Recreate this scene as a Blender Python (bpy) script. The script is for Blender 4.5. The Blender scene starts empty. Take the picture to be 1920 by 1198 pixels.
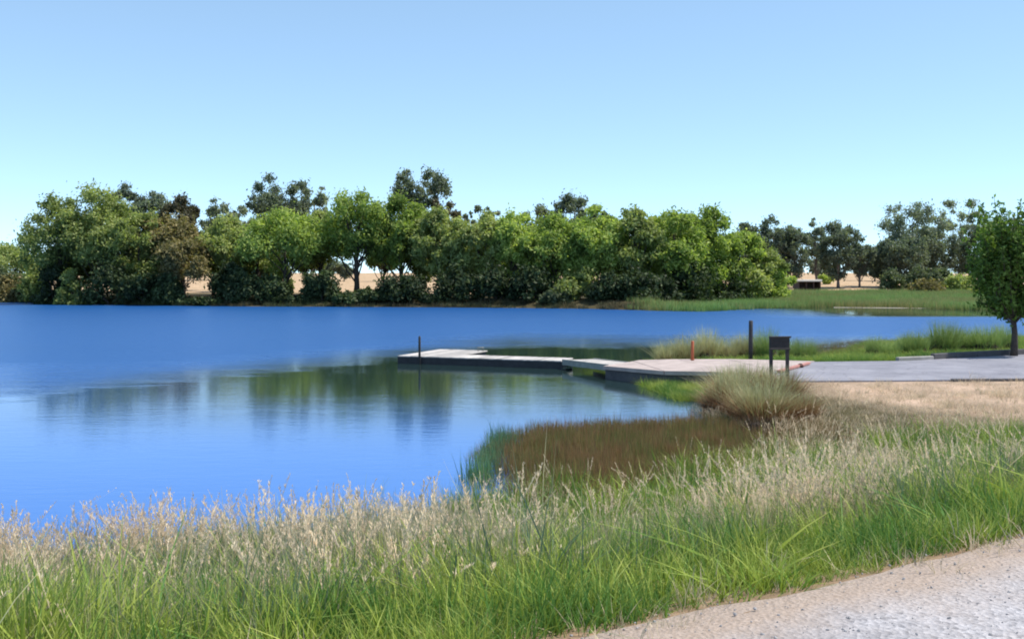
import bpy, math, random
import numpy as np
from mathutils import Vector, Matrix, Euler
S = bpy.context.scene
C = S.collection
R_ = math.radians

# ------------------------------------------------------------------ camera, sky, sun, exposure
FPX, CX, HY, CAMZ = 1867.0, 960.0, 523.0, 3.5
cam = bpy.data.cameras.new('camera'); camo = bpy.data.objects.new('camera', cam); C.objects.link(camo)
cam.lens = 35.0; cam.sensor_width = 36.0; cam.clip_end = 9000; cam.clip_start = 0.05
camo.location = (0, 0, CAMZ); camo.rotation_euler = (R_(90), 0, 0); cam.shift_y = -76 / 1920
S.camera = camo
SUN_EL, SUN_AZ = R_(60), R_(92)          # azimuth from +Y towards +X
w = bpy.data.worlds.new('World'); S.world = w; w.use_nodes = True
wn = w.node_tree; bg = wn.nodes['Background']
sky = wn.nodes.new('ShaderNodeTexSky'); sky.sky_type = 'NISHITA'; sky.sun_disc = False
sky.sun_elevation = SUN_EL; sky.sun_rotation = SUN_AZ
sky.air_density = 0.4; sky.dust_density = 0.0; sky.ozone_density = 4.0; sky.altitude = 0
gm = wn.nodes.new('ShaderNodeGamma'); gm.inputs[1].default_value = 0.58       # soft, low-contrast clear sky
tn = wn.nodes.new('ShaderNodeVectorMath'); tn.operation = 'MULTIPLY'; tn.inputs[1].default_value = (2.09, 2.42, 2.42)
wn.links.new(sky.outputs[0], gm.inputs[0]); wn.links.new(gm.outputs[0], tn.inputs[0]); wn.links.new(tn.outputs[0], bg.inputs['Color'])
bg.inputs['Strength'].default_value = 0.15
sl = bpy.data.lights.new('sun', 'SUN'); sl.energy = 4.4; sl.angle = R_(0.5); sl.color = (1.0, 0.93, 0.80)
so = bpy.data.objects.new('sun', sl); C.objects.link(so)
sv = Vector((math.sin(SUN_AZ)*math.cos(SUN_EL), math.cos(SUN_AZ)*math.cos(SUN_EL), math.sin(SUN_EL)))
so.rotation_euler = sv.to_track_quat('Z', 'Y').to_euler()
S.view_settings.view_transform = 'Standard'; S.view_settings.look = 'None'
S.view_settings.exposure = 0.5; S.view_settings.gamma = 1.0; S.view_settings.use_curve_mapping = False
S.render.engine = 'CYCLES'; S.cycles.filter_width = 1.9
S.cycles.max_bounces = 6; S.cycles.transparent_max_bounces = 4

# ------------------------------------------------------------------ helpers
def at(px, py, z=0.0):
    d = (CAMZ - z) * FPX / (py - HY)
    return ((px - CX) / FPX * d, d)

def mesh_np(name, V, F, attrs=None, mat_idx=None, smooth=False):
    """V (n,3); F (m,k) int array with constant k"""
    me = bpy.data.meshes.new(name)
    V = np.asarray(V, dtype=np.float32); F = np.asarray(F, dtype=np.int32)
    k = F.shape[1]
    me.vertices.add(len(V)); me.vertices.foreach_set('co', V.ravel())
    me.loops.add(F.size); me.loops.foreach_set('vertex_index', F.ravel())
    me.polygons.add(len(F)); me.polygons.foreach_set('loop_start', np.arange(0, F.size, k, dtype=np.int32))
    me.polygons.foreach_set('loop_total', np.full(len(F), k, dtype=np.int32))
    if smooth: me.polygons.foreach_set('use_smooth', np.ones(len(F), dtype=bool))
    me.update(calc_edges=True)
    if attrs:
        for an, av in attrs.items():
            if av.ndim == 1:
                a = me.attributes.new(an, 'FLOAT', 'POINT'); a.data.foreach_set('value', av.astype(np.float32))
            else:
                a = me.attributes.new(an, 'FLOAT_COLOR', 'POINT')
                c = np.ones((len(V), 4), dtype=np.float32); c[:, :3] = av; a.data.foreach_set('color', c.ravel())
    return me

def obj(name, me, mat=None, parent=None, loc=None, kind=None, link=True):
    o = bpy.data.objects.new(name, me)
    if link: C.objects.link(o)
    if mat is not None and me is not None and len(me.materials) == 0: me.materials.append(mat)
    if parent is not None: o.parent = parent
    if loc is not None: o.location = loc
    if kind: o['kind'] = kind
    return o

def tag(o, label, cat, group=None, kind=None):
    o['label'] = label; o['category'] = cat
    if group: o['group'] = group
    if kind: o['kind'] = kind
    return o

def thing(name, label, cat, loc, rotz=0, group=None):
    o = bpy.data.objects.new(name, None); C.objects.link(o)
    o.location = loc; o.rotation_euler = (0, 0, rotz); o.empty_display_size = 0.3
    return tag(o, label, cat, group)

class MB:
    """collects boxes, prisms and tubes into one mesh (quads and ngons)"""
    def __init__(s): s.v = []; s.f = []
    def add(s, vs, fs):
        b = len(s.v); s.v += [tuple(p) for p in vs]; s.f += [tuple(b + i for i in f) for f in fs]
    def box(s, c, d, rot=0.0, jit=0.0):
        x, y, z = d[0]/2, d[1]/2, d[2]/2; cr, sr = math.cos(rot), math.sin(rot)
        b = min(x, y, z) * 0.25
        vs = []
        for k in (-z, z - b):
            for a, bb in ((-x, -y), (x, -y), (x, y), (-x, y)): vs.append((a, bb, k))
        for a, bb in ((-x+b, -y+b), (x-b, -y+b), (x-b, y-b), (-x+b, y-b)): vs.append((a, bb, z))
        vs = [(c[0] + (a*cr - q*sr), c[1] + (a*sr + q*cr), c[2] + k) for a, q, k in vs]
        fs = [(3, 2, 1, 0)] + [(i, (i+1) % 4, (i+1) % 4 + 4, i+4) for i in range(4)] + \
             [(i+4, (i+1) % 4 + 4, (i+1) % 4 + 8, i+8) for i in range(4)] + [(8, 9, 10, 11)]
        s.add(vs, fs)
    def prism(s, poly, z0, z1):
        n = len(poly)
        vs = [(x, y, z0) for x, y in poly] + [(x, y, z1) for x, y in poly]
        s.add(vs, [tuple(range(n-1, -1, -1)), tuple(range(n, 2*n))] + [(i, (i+1) % n, (i+1) % n + n, i+n) for i in range(n)])
    def tube(s, pts, rad, n=8, cap=True):
        pts = [Vector(p) for p in pts]; rings = []
        base = len(s.v)
        for i, p in enumerate(pts):
            t = (pts[min(i+1, len(pts)-1)] - pts[max(i-1, 0)]).normalized()
            u = t.cross(Vector((0.31, 0.95, 0.05))).normalized(); v = t.cross(u)
            r = rad[i] if hasattr(rad, '__len__') else rad
            for k in range(n):
                a = 2*math.pi*k/n; s.v.append(tuple(p + u*math.cos(a)*r + v*math.sin(a)*r))
        for i in range(len(pts)-1):
            for k in range(n):
                s.f.append((base+i*n+k, base+i*n+(k+1) % n, base+(i+1)*n+(k+1) % n, base+(i+1)*n+k))
        if cap:
            s.f.append(tuple(base + k for k in range(n-1, -1, -1)))
            e = base + (len(pts)-1)*n; s.f.append(tuple(e + k for k in range(n)))
    def mesh(s, name, smooth=False):
        me = bpy.data.meshes.new(name); me.from_pydata(s.v, [], s.f); me.update()
        if smooth:
            for p in me.polygons: p.use_smooth = True
        return me

# ------------------------------------------------------------------ materials
def new_mat(name):
    m = bpy.data.materials.new(name); m.use_nodes = True
    nt = m.node_tree; p = nt.nodes['Principled BSDF']
    return m, nt, p

def ramp(nt, fac, stops, interp='LINEAR'):
    r = nt.nodes.new('ShaderNodeValToRGB'); r.color_ramp.interpolation = interp
    els = r.color_ramp.elements
    while len(els) < len(stops): els.new(0.5)
    for e, (pos, col) in zip(els, stops): e.position = pos; e.color = (*col, 1) if len(col) == 3 else col
    if fac is not None: nt.links.new(fac, r.inputs[0])
    return r.outputs[0]

def noise(nt, scale, detail=4, rough=0.55, vec=None, dist=0.0):
    n = nt.nodes.new('ShaderNodeTexNoise'); n.inputs['Scale'].default_value = scale
    n.inputs['Detail'].default_value = detail; n.inputs['Roughness'].default_value = rough
    n.inputs['Distortion'].default_value = dist
    if vec is not None: nt.links.new(vec, n.inputs['Vector'])
    return n.outputs[0]

def mix(nt, fac, a, b, typ='MIX'):
    m = nt.nodes.new('ShaderNodeMix'); m.data_type = 'RGBA'; m.blend_type = typ
    for sck, v in ((m.inputs[0], fac), (m.inputs[6], a), (m.inputs[7], b)):
        if isinstance(v, (int, float)): sck.default_value = v
        elif isinstance(v, tuple): sck.default_value = (*v, 1)
        else: nt.links.new(v, sck)
    return m.outputs[2]

def math_(nt, op, a, b=None, c=None):
    m = nt.nodes.new('ShaderNodeMath'); m.operation = op
    for i, v in enumerate((a, b, c)):
        if v is None: continue
        if isinstance(v, (int, float)): m.inputs[i].default_value = v
        else: nt.links.new(v, m.inputs[i])
    return m.outputs[0]

def attr(nt, name, out='Fac'):
    a = nt.nodes.new('ShaderNodeAttribute'); a.attribute_name = name; return a.outputs[out]

def wpos(nt):
    return nt.nodes.new('ShaderNodeNewGeometry').outputs['Position']

def bump(nt, p, h, strength=0.4, dist=0.02):
    b = nt.nodes.new('ShaderNodeBump'); b.inputs['Strength'].default_value = strength; b.inputs['Distance'].default_value = dist
    nt.links.new(h, b.inputs['Height']); nt.links.new(b.outputs[0], p.inputs['Normal'])

def plain_mat(name, c1, c2, scale=6, rough=0.85, bstr=0.3, bdist=0.01, fine=60):
    m, nt, p = new_mat(name); pos = wpos(nt)
    n1 = noise(nt, scale, 5, 0.6, pos); n2 = noise(nt, fine, 4, 0.6, pos)
    f = math_(nt, 'ADD', math_(nt, 'MULTIPLY', n1, 0.6), math_(nt, 'MULTIPLY', n2, 0.4))
    nt.links.new(ramp(nt, f, [(0.35, c1), (0.65, c2)]), p.inputs['Base Color'])
    p.inputs['Roughness'].default_value = rough; bump(nt, p, n2, bstr, bdist)
    return m

def leaf_mat(name, dark, mid, light, trans=0.35, nscale=0.3, rough=0.6, spec=0.25):
    m, nt, p = new_mat(name); pos = wpos(nt)
    f = noise(nt, nscale, 3, 0.6, pos)
    oi = nt.nodes.new('ShaderNodeObjectInfo').outputs['Random']
    rn = attr(nt, 'rnd')
    f = math_(nt, 'ADD', math_(nt, 'MULTIPLY', f, 0.9), math_(nt, 'MULTIPLY', rn, 0.35))
    f = math_(nt, 'ADD', f, math_(nt, 'MULTIPLY', oi, 0.22)); f = math_(nt, 'SUBTRACT', f, 0.24)
    col = ramp(nt, f, [(0.25, dark), (0.5, mid), (0.78, light)])
    nt.links.new(col, p.inputs['Base Color']); p.inputs['Roughness'].default_value = rough
    p.inputs['Specular IOR Level'].default_value = spec
    tr = nt.nodes.new('ShaderNodeBsdfTranslucent')
    nt.links.new(mix(nt, 1.0, col, (1.15, 1.25, 0.6), 'MULTIPLY'), tr.inputs['Color'])
    mx = nt.nodes.new('ShaderNodeMixShader'); mx.inputs[0].default_value = trans
    nt.links.new(p.outputs[0], mx.inputs[1]); nt.links.new(tr.outputs[0], mx.inputs[2])
    nt.links.new(mx.outputs[0], nt.nodes['Material Output'].inputs['Surface'])
    return m

def grass_mat(name, base, mid, tip, alt, trans=0.35, pscale=0.5):
    """colour runs along the blade (attribute h); whole patches shift to alt"""
    m, nt, p = new_mat(name); pos = wpos(nt)
    col = ramp(nt, attr(nt, 'h'), [(0.0, base), (0.42, mid), (0.9, tip)])
    pn = noise(nt, pscale, 3, 0.55, pos)
    oi = nt.nodes.new('ShaderNodeObjectInfo').outputs['Random']
    rn = attr(nt, 'rnd')
    f = math_(nt, 'ADD', pn, math_(nt, 'MULTIPLY', math_(nt, 'SUBTRACT', rn, 0.5), 0.35))
    f = ramp(nt, f, [(0.42, (0, 0, 0)), (0.62, (1, 1, 1))])
    col = mix(nt, f, col, alt)
    b = math_(nt, 'ADD', 0.65, math_(nt, 'MULTIPLY', math_(nt, 'ADD', rn, oi), 0.35))
    vm = nt.nodes.new('ShaderNodeVectorMath'); vm.operation = 'SCALE'
    nt.links.new(col, vm.inputs[0]); nt.links.new(b, vm.inputs['Scale']); col = vm.outputs[0]
    nt.links.new(col, p.inputs['Base Color']); p.inputs['Roughness'].default_value = 0.55
    p.inputs['Specular IOR Level'].default_value = 0.3
    tr = nt.nodes.new('ShaderNodeBsdfTranslucent'); nt.links.new(col, tr.inputs['Color'])
    mx = nt.nodes.new('ShaderNodeMixShader'); mx.inputs[0].default_value = trans
    nt.links.new(p.outputs[0], mx.inputs[1]); nt.links.new(tr.outputs[0], mx.inputs[2])
    nt.links.new(mx.outputs[0], nt.nodes['Material Output'].inputs['Surface'])
    return m

# ------------------------------------------------------------------ layout of the place (metres, camera at the origin looking along +Y)
LAKE = [(-260, -60), (-60, -14), (-25, 2.5), (-14, 8.6), (-9.5, 10.6), (-6.3, 11.6), (-4.3, 12.3), (-2.6, 13.0), (-1.2, 14.2),
        (-0.4, 15.4), (0.7, 16.2), (2.3, 17.0), (3.9, 18.8), (5.4, 20.4), (6.2, 22.6), (5.0, 24.2), (4.9, 26.0), (5.6, 28.0),
        (6.2, 30.8), (5.2, 33.5), (5.0, 36.8), (4.9, 39.5), (6.2, 41.8), (9.5, 43.2), (12.6, 44.0), (15.4, 46.5), (18.8, 52.5), (24, 57),
        (32, 62), (46, 70), (70, 78), (80, 90), (70, 100), (57, 104), (53, 111), (48, 121), (39, 124), (28, 116.5), (20, 107),
        (16, 110), (9, 116), (2.5, 118.5), (-8, 122), (-24, 124.5), (-36, 127), (-48, 131), (-62, 141), (-80, 153), (-120, 168), (-200, 175), (-290, 120)]
ROAD_A, ROAD_B = Vector((0.41, 4.46)), Vector((3.22, 6.16))          # lake-side edge of the gravel road
RD = (ROAD_B - ROAD_A).normalized(); RN = Vector((-RD.y, RD.x))
PARK = [(7.9, 28.3), (15.4, 28.8), (30, 29.6), (30, 41.5), (19.7, 38.3), (14.0, 35.3), (10.6, 34.9), (7.9, 30.7)]
RAMP = [(3.2, 35.0), (4.95, 32.2), (6.3, 31.2), (7.9, 28.3), (7.9, 30.7), (10.6, 34.9), (4.7, 36.7)]

RB = [(-.75, 20.4), (-.1, 22.6), (1.0, 23.5), (2.6, 24.0), (4.9, 24.6), (6.4, 23.9), (7.6, 22.6), (7.0, 20.5), (5.2, 18.9), (3.4, 16.9), (1.2, 15.3), (-.1, 15.2), (-.7, 17.4)]
def seg_dist(x, y, poly, closed=True):
    d = np.full(x.shape, 1e9); n = len(poly)
    for i in range(n if closed else n-1):
        ax, ay = poly[i]; bx, by = poly[(i+1) % n]; ux, uy = bx-ax, by-ay; L = ux*ux+uy*uy
        t = np.clip(((x-ax)*ux + (y-ay)*uy)/L, 0, 1)
        d = np.minimum(d, np.hypot(x-(ax+t*ux), y-(ay+t*uy)))
    return d
def inside(x, y, poly):
    c = np.zeros(x.shape, bool); n = len(poly)
    for i in range(n):
        ax, ay = poly[i]; bx, by = poly[(i+1) % n]
        k = (ay > y) != (by > y)
        c ^= k & (x < (bx-ax)*(y-ay)/((by-ay) if by != ay else 1e-9) + ax)
    return c
def smooth(t): t = np.clip(t, 0, 1); return t*t*(3-2*t)
_rs = np.random.RandomState(5)
_W = [(_rs.uniform(-1, 1, 2)*f, _rs.uniform(0, 6.28), a) for f, a in ((0.15, 1), (0.3, .7), (0.7, .5), (1.3, .35), (2.9, .2)) for _ in range(3)]
def wob(x, y, s=1.0):
    r = 0
    for (kx, ky), ph, a in _W: r = r + a*np.sin((kx*x+ky*y)*s*2.2 + ph)
    return r/3.0

def shore(x, y):
    s = seg_dist(x, y, LAKE); s = np.where(inside(x, y, LAKE), -s, s)
    return s + 0.22*wob(x, y, 1.4)*np.clip(np.abs(x)/200+y/60+0.4, 0, 2)
def road_t(x, y):       # distance from the gravel road towards the lake (negative on the road)
    return (x-ROAD_A.x)*RN.x + (y-ROAD_A.y)*RN.y
def zterr(x, y):
    x = np.asarray(x, float); y = np.asarray(y, float)
    s = shore(x, y); sp = np.maximum(s, 0.02)
    t = road_t(x, y); wr = 1/np.maximum(t, 0.05)**1.25
    inp = inside(x, y, PARK) | inside(x, y, RAMP)
    dp = np.where(inp, 0.0, np.minimum(seg_dist(x, y, PARK), seg_dist(x, y, RAMP)))
    wp = 1/np.maximum(dp, 0.04)**1.25; ws = 1.7/np.maximum(sp, 0.02)**1.25
    near = (1.85*wr + 0.56*wp)/(wr + wp + ws)
    near = np.where(inp, 0.56 - (0.08 + 0.20*np.clip((7-x)/3.6, 0, 1))*(inside(x, y, RAMP) & ~inside(x, y, PARK)), near)
    near = np.where(t <= 0.05, 1.85, near)
    near = near + 0.04*wob(x, y, 2.5)*smooth(t/1.5)*smooth(dp/1.0)*smooth(sp/1.0)
    marsh = smooth((x-12)/8)*smooth((100-x)/20)
    far = (1.0*smooth(s/5))*(1-marsh) + marsh*1.3*smooth(s/75)
    far = far + np.clip(y-165, 0, 260)*0.019 + 0.25*wob(x, y, 0.15)*smooth((s-8)/25)
    far = far - 9*smooth((y-520)/600)
    k = smooth((y-58)/30)
    z = near*(1-k) + far*k
    zz = np.where(s < 0.0, np.maximum(s*0.25, -1.0), z)
    shoal = smooth(seg_dist(x, y, RB)/0.8)*inside(x, y, RB)          # muddy shoal under the rush bed
    zz = np.maximum(zz, -0.25 + 0.275*shoal - (shoal <= 0)*9)
    return zz
def zt(x, y): return float(zterr(np.array([x]), np.array([y]))[0])

# ------------------------------------------------------------------ ground sheet
def axis(parts):
    o = []
    for a, b, st in parts: o += list(np.arange(a, b, st))
    return np.array(o)
def geo(a, b, n): return list(a + (b-a)*(np.linspace(0, 1, n)**2.6))
xs = np.array([-4000, -2500, -1500, -900, -600, -420] + list(np.arange(-300, -100, 14)) + list(np.arange(-100, -16, 2.5)) +
              list(np.arange(-16, 24, 0.33)) + list(np.arange(24, 100, 2.5)) + list(np.arange(100, 300, 14)) + [300, 420, 600, 900, 1500, 2500, 4000.])
ys = np.array([-2500, -1200, -600, -300, -150, -80, -40, -20, -10, -5] + list(np.arange(-2, 46, 0.33)) + list(np.arange(46, 130, 1.1)) +
              list(np.arange(130, 220, 3)) + list(np.arange(220, 520, 15)) + [520, 600, 700, 850, 1100, 1600, 2500, 4500.])
X, Y = np.meshgrid(xs, ys); Xf, Yf = X.ravel(), Y.ravel(); Zf = zterr(Xf, Yf)
sh = shore(Xf, Yf); tt = road_t(Xf, Yf)
col = np.zeros((len(Xf), 3))
col[:] = (0.085, 0.075, 0.04)
def blend(c, wgt):
    global col
    wgt = np.clip(wgt, 0, 1)[:, None]; col = col*(1-wgt) + np.array(c)[None, :]*wgt
nz = wob(Xf, Yf, 1.5)
dry = smooth((Xf - 6.6 - (28-Yf)*0.42 + nz)/3)*smooth((Yf-13)/6)*smooth((33-Yf)/2)
blend((0.43, 0.32, 0.25), dry*0.97)
blend((0.52, 0.385, 0.30), smooth((Xf-13+nz)/2)*smooth((Yf-22)/3)*smooth((29.5-Yf)/1))           # bare pinkish earth by the car park
blend((0.27, 0.19, 0.13), smooth((0.9+0.25*nz-tt)/0.5)*(Yf < 40)*smooth((60-np.abs(Xf))/10))                                     # dirt verge of the road
blend((0.10, 0.08, 0.05), smooth((1.0-sh)/0.8)*(Yf < 60))                                         # wet mud
blend((0.12, 0.17, 0.06), ((Yf > 33) & (Yf < 60) & (sh > 0))*0.8)
blend((0.16, 0.09, 0.05), ((Yf > 42) & (Yf < 60) & (sh < 3) & (Xf > 12))*0.8)
farm = smooth((Yf-100)/10)
blend((0.46, 0.33, 0.22), farm*smooth((Yf-150+nz*3)/10))
blend((0.07, 0.06, 0.035), farm*smooth((26-sh)/6)*(Xf < 20))
blend((0.11, 0.075, 0.04), inside(Xf, Yf, RB)*1.0)
mar = farm*smooth((Xf-14)/4)*smooth((62-sh+nz*4)/10)*smooth((170-Yf)/6)
blend((0.075, 0.15, 0.045), mar)
me = mesh_np('ground', np.stack([Xf, Yf, Zf], 1),
             (lambda nx, ny: np.stack([(j*nx+i) for j, i in [(np.repeat(np.arange(ny-1), nx-1), np.tile(np.arange(nx-1), ny-1))]] +
              [(np.repeat(np.arange(ny-1), nx-1)*nx+np.tile(np.arange(nx-1), ny-1)+1),
               ((np.repeat(np.arange(ny-1), nx-1)+1)*nx+np.tile(np.arange(nx-1), ny-1)+1),
               ((np.repeat(np.arange(ny-1), nx-1)+1)*nx+np.tile(np.arange(nx-1), ny-1))], 1))(len(xs), len(ys)),
             {'col': col}, smooth=True)
m, nt, p = new_mat('ground soil'); pos = wpos(nt)
n1 = noise(nt, 0.8, 6, 0.6, pos); n2 = noise(nt, 14, 5, 0.65, pos)
c = mix(nt, 1.0, attr(nt, 'col', 'Color'), ramp(nt, n1, [(0.3, (0.65, 0.66, 0.62)), (0.7, (1.25, 1.22, 1.2))]), 'MULTIPLY')
c = mix(nt, 1.0, c, ramp(nt, n2, [(0.3, (0.7, 0.7, 0.7)), (0.7, (1.25, 1.25, 1.25))]), 'MULTIPLY')
nt.links.new(c, p.inputs['Base Color']); p.inputs['Roughness'].default_value = 0.95; bump(nt, p, n2, 0.6, 0.04)
p.inputs['Specular IOR Level'].default_value = 0.1
obj('ground', me, m, kind='structure')

# ------------------------------------------------------------------ lake water
m, nt, p = new_mat('lake water'); pos = wpos(nt)
sx = nt.nodes.new('ShaderNodeSeparateXYZ'); nt.links.new(pos, sx.inputs[0])
mp = nt.nodes.new('ShaderNodeMapping'); nt.links.new(pos, mp.inputs[0]); mp.inputs['Scale'].default_value = (0.35, 1.0, 1.0)
big = noise(nt, 0.09, 3, 0.55, mp.outputs[0], 0.3)
# wind: open water beyond about 60 m, and towards the left, is ruffled; the sheltered cove is calm
line = math_(nt, 'ADD', sx.outputs[1], math_(nt, 'MULTIPLY', math_(nt, 'MAXIMUM', math_(nt, 'MINIMUM', sx.outputs[0], 0.0), -15.0), -1.5))
line = math_(nt, 'ADD', line, math_(nt, 'MULTIPLY', math_(nt, 'SUBTRACT', big, 0.5), 14.0))
line = math_(nt, 'ADD', line, math_(nt, 'MULTIPLY', math_(nt, 'SUBTRACT', noise(nt, 0.8, 4, 0.65, mp.outputs[0]), 0.5), 10.0))
mr = nt.nodes.new('ShaderNodeMapRange'); mr.interpolation_type = 'SMOOTHSTEP'
nt.links.new(line, mr.inputs[0]); mr.inputs[1].default_value = 49; mr.inputs[2].default_value = 68
wind = mr.outputs[0]
mr2 = nt.nodes.new('ShaderNodeMapRange'); mr2.interpolation_type = 'SMOOTHSTEP'      # lee of the far right bank
nt.links.new(sx.outputs[1], mr2.inputs[0]); mr2.inputs[1].default_value = 88; mr2.inputs[2].default_value = 95
mr3 = nt.nodes.new('ShaderNodeMapRange'); nt.links.new(sx.outputs[0], mr3.inputs[0]); mr3.inputs[1].default_value = 22; mr3.inputs[2].default_value = 34
wind = math_(nt, 'MULTIPLY', wind, math_(nt, 'SUBTRACT', 1.0, math_(nt, 'MULTIPLY', mr2.outputs[0], mr3.outputs[0])))
p.inputs['Roughness'].default_value = 0.05
nt.links.new(math_(nt, 'ADD', 0.045, math_(nt, 'MULTIPLY', wind, 0.30)), p.inputs['Roughness'])
p.inputs['IOR'].default_value = 1.5
shal = nt.nodes.new('ShaderNodeMapRange'); shal.interpolation_type = 'SMOOTHSTEP'       # murkier, greener water towards the landing side
nt.links.new(math_(nt, 'ADD', sx.outputs[0], math_(nt, 'MULTIPLY', sx.outputs[1], 0.12)), shal.inputs[0]); shal.inputs[1].default_value = -16; shal.inputs[2].default_value = -3
cov = nt.nodes.new('ShaderNodeMapRange'); cov.interpolation_type = 'SMOOTHSTEP'
nt.links.new(sx.outputs[1], cov.inputs[0]); cov.inputs[1].default_value = 19; cov.inputs[2].default_value = 31
shf = math_(nt, 'MULTIPLY', math_(nt, 'MULTIPLY', shal.outputs[0], cov.outputs[0]), math_(nt, 'SUBTRACT', 1.0, wind))
body = mix(nt, shf, ramp(nt, big, [(0.3, (0.020, 0.115, 0.42)), (0.7, (0.026, 0.135, 0.48))]), (0.016, 0.034, 0.034))
body = mix(nt, math_(nt, 'MULTIPLY', wind, 0.85), body, (0.006, 0.072, 0.25))
nt.links.new(body, p.inputs['Base Color'])
mp2 = nt.nodes.new('ShaderNodeMapping'); nt.links.new(pos, mp2.inputs[0]); mp2.inputs['Scale'].default_value = (0.55, 1.6, 1.0)
w1 = noise(nt, 2.2, 4, 0.6, mp2.outputs[0]); w2 = noise(nt, 9.0, 3, 0.6, mp2.outputs[0])
h = math_(nt, 'ADD', w1, math_(nt, 'MULTIPLY', w2, 0.25))
gust = ramp(nt, noise(nt, 0.25, 4, 0.6, mp.outputs[0], 0.6), [(0.45, (0, 0, 0)), (0.7, (1, 1, 1))])
calm = math_(nt, 'ADD', 0.035, math_(nt, 'MULTIPLY', gust, 0.03))
h = math_(nt, 'MULTIPLY', h, math_(nt, 'ADD', calm, math_(nt, 'MULTIPLY', wind, 1.6)))
bump(nt, p, h, 1.0, 0.08)
WZ = 0.0
mb = MB(); mb.v = [(-300, -70, WZ), (95, -70, WZ), (95, 185, WZ), (-300, 185, WZ)]; mb.f = [(0, 1, 2, 3)]
obj('lake_water', mb.mesh('lake_water'), m, kind='structure')

# ------------------------------------------------------------------ roads and paving
def strip(name, poly, z, mat, kind='structure'):
    mb = MB(); mb.prism(poly, z-0.5, z); return obj(name, mb.mesh(name), mat, kind=kind)
# gravel road: a strip with a ragged edge
m, nt, p = new_mat('pale gravel'); pos = wpos(nt)
n1 = noise(nt, 1.1, 6, 0.6, pos); n2 = noise(nt, 38, 4, 0.7, pos)
vo = nt.nodes.new('ShaderNodeTexVoronoi'); vo.inputs['Scale'].default_value = 42; nt.links.new(pos, vo.inputs['Vector'])
e = attr(nt, 'edge')
c = ramp(nt, vo.outputs['Color'], [(0.05, (0.19, 0.185, 0.20)), (0.4, (0.37, 0.36, 0.38)), (0.95, (0.54, 0.525, 0.55))])
c = mix(nt, 0.35, c, ramp(nt, n2, [(0.35, (0.16, 0.16, 0.18)), (0.6, (0.40, 0.39, 0.42))]))
dirt = ramp(nt, n2, [(0.3, (0.27, 0.205, 0.165)), (0.7, (0.41, 0.33, 0.285))])
c = mix(nt, 1.0, c, ramp(nt, noise(nt, 0.7, 4, 0.6, pos), [(0.3, (0.72, 0.71, 0.72)), (0.7, (1.18, 1.17, 1.18))]), 'MULTIPLY')
ef = ramp(nt, math_(nt, 'ADD', e, math_(nt, 'MULTIPLY', math_(nt, 'SUBTRACT', n1, 0.5), 1.3)), [(0.2, (1, 1, 1)), (0.95, (0, 0, 0))])
c = mix(nt, ef, c, dirt)
nt.links.new(c, p.inputs['Base Color']); p.inputs['Roughness'].default_value = 0.95
bump(nt, p, math_(nt, 'ADD', vo.outputs['Distance'], n2), 0.7, 0.012)
us = np.arange(-60, 90, 0.3); vs = np.array([0.35, 0.1, -0.1, -0.4, -0.8, -1.3, -2, -3, -4.5, -6, -8])
U, Vv = np.meshgrid(us, vs)
rag = np.where(Vv > 0, 1, 0)*0.28*wob(U*1.0, U*0+3, 3.0)
gx = ROAD_A.x + RD.x*U + RN.x*(Vv+rag); gy = ROAD_A.y + RD.y*U + RN.y*(Vv+rag)
gz = np.maximum(zterr(gx.ravel(), gy.ravel()), 1.70) + 0.012
gz = gz.reshape(gx.shape); gz[0, :] -= 0.05
nx, ny = len(us), len(vs)
I, J = np.meshgrid(np.arange(nx-1), np.arange(ny-1)); I = I.ravel(); J = J.ravel()
F = np.stack([J*nx+I, (J+1)*nx+I, (J+1)*nx+I+1, J*nx+I+1], 1)
obj('gravel_road', mesh_np('gravel_road', np.stack([gx.ravel(), gy.ravel(), gz.ravel()], 1), F,
    {'edge': np.clip(-Vv.ravel()/0.55, 0, 1)}, smooth=True), m, kind='structure')

asph = plain_mat('old grey asphalt', (0.19, 0.19, 0.23), (0.27, 0.27, 0.32), 1.2, 0.9, 0.4, 0.01, 90)
nt = asph.node_tree; p = nt.nodes['Principled BSDF']; pos = wpos(nt); old = p.inputs['Base Color'].links[0].from_socket
vo = nt.nodes.new('ShaderNodeTexVoronoi'); vo.feature = 'DISTANCE_TO_EDGE'; vo.inputs['Scale'].default_value = 0.42
wv = nt.nodes.new('ShaderNodeVectorMath'); wv.operation = 'ADD'; nt.links.new(pos, wv.inputs[0])
nn = nt.nodes.new('ShaderNodeTexNoise'); nn.inputs['Scale'].default_value = 1.6; nt.links.new(pos, nn.inputs['Vector']); nt.links.new(nn.outputs['Color'], wv.inputs[1]); nt.links.new(wv.outputs[0], vo.inputs['Vector'])
cr = ramp(nt, vo.outputs['Distance'], [(0.0, (0.68, 0.68, 0.69)), (0.018, (1, 1, 1))])
st = ramp(nt, noise(nt, 0.5, 5, 0.65, pos), [(0.35, (0.78, 0.78, 0.80)), (0.65, (1.08, 1.07, 1.06))])
nt.links.new(mix(nt, 1.0, mix(nt, 1.0, old, cr, 'MULTIPLY'), st, 'MULTIPLY'), p.inputs['Base Color'])
strip('asphalt_car_park', PARK, 0.60, asph)
conc = plain_mat('pinkish concrete', (0.36, 0.29, 0.275), (0.48, 0.40, 0.38), 1.5, 0.9, 0.3, 0.008, 50)
nt = conc.node_tree; p = nt.nodes['Principled BSDF']; old = p.inputs['Base Color'].links[0].from_socket
nt.links.new(mix(nt, ramp(nt, noise(nt, 0.9, 6, 0.7, wpos(nt)), [(0.48, (0, 0, 0)), (0.75, (0.55, 0.55, 0.55))]), old, (0.18, 0.15, 0.14)), p.inputs['Base Color'])
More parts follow.
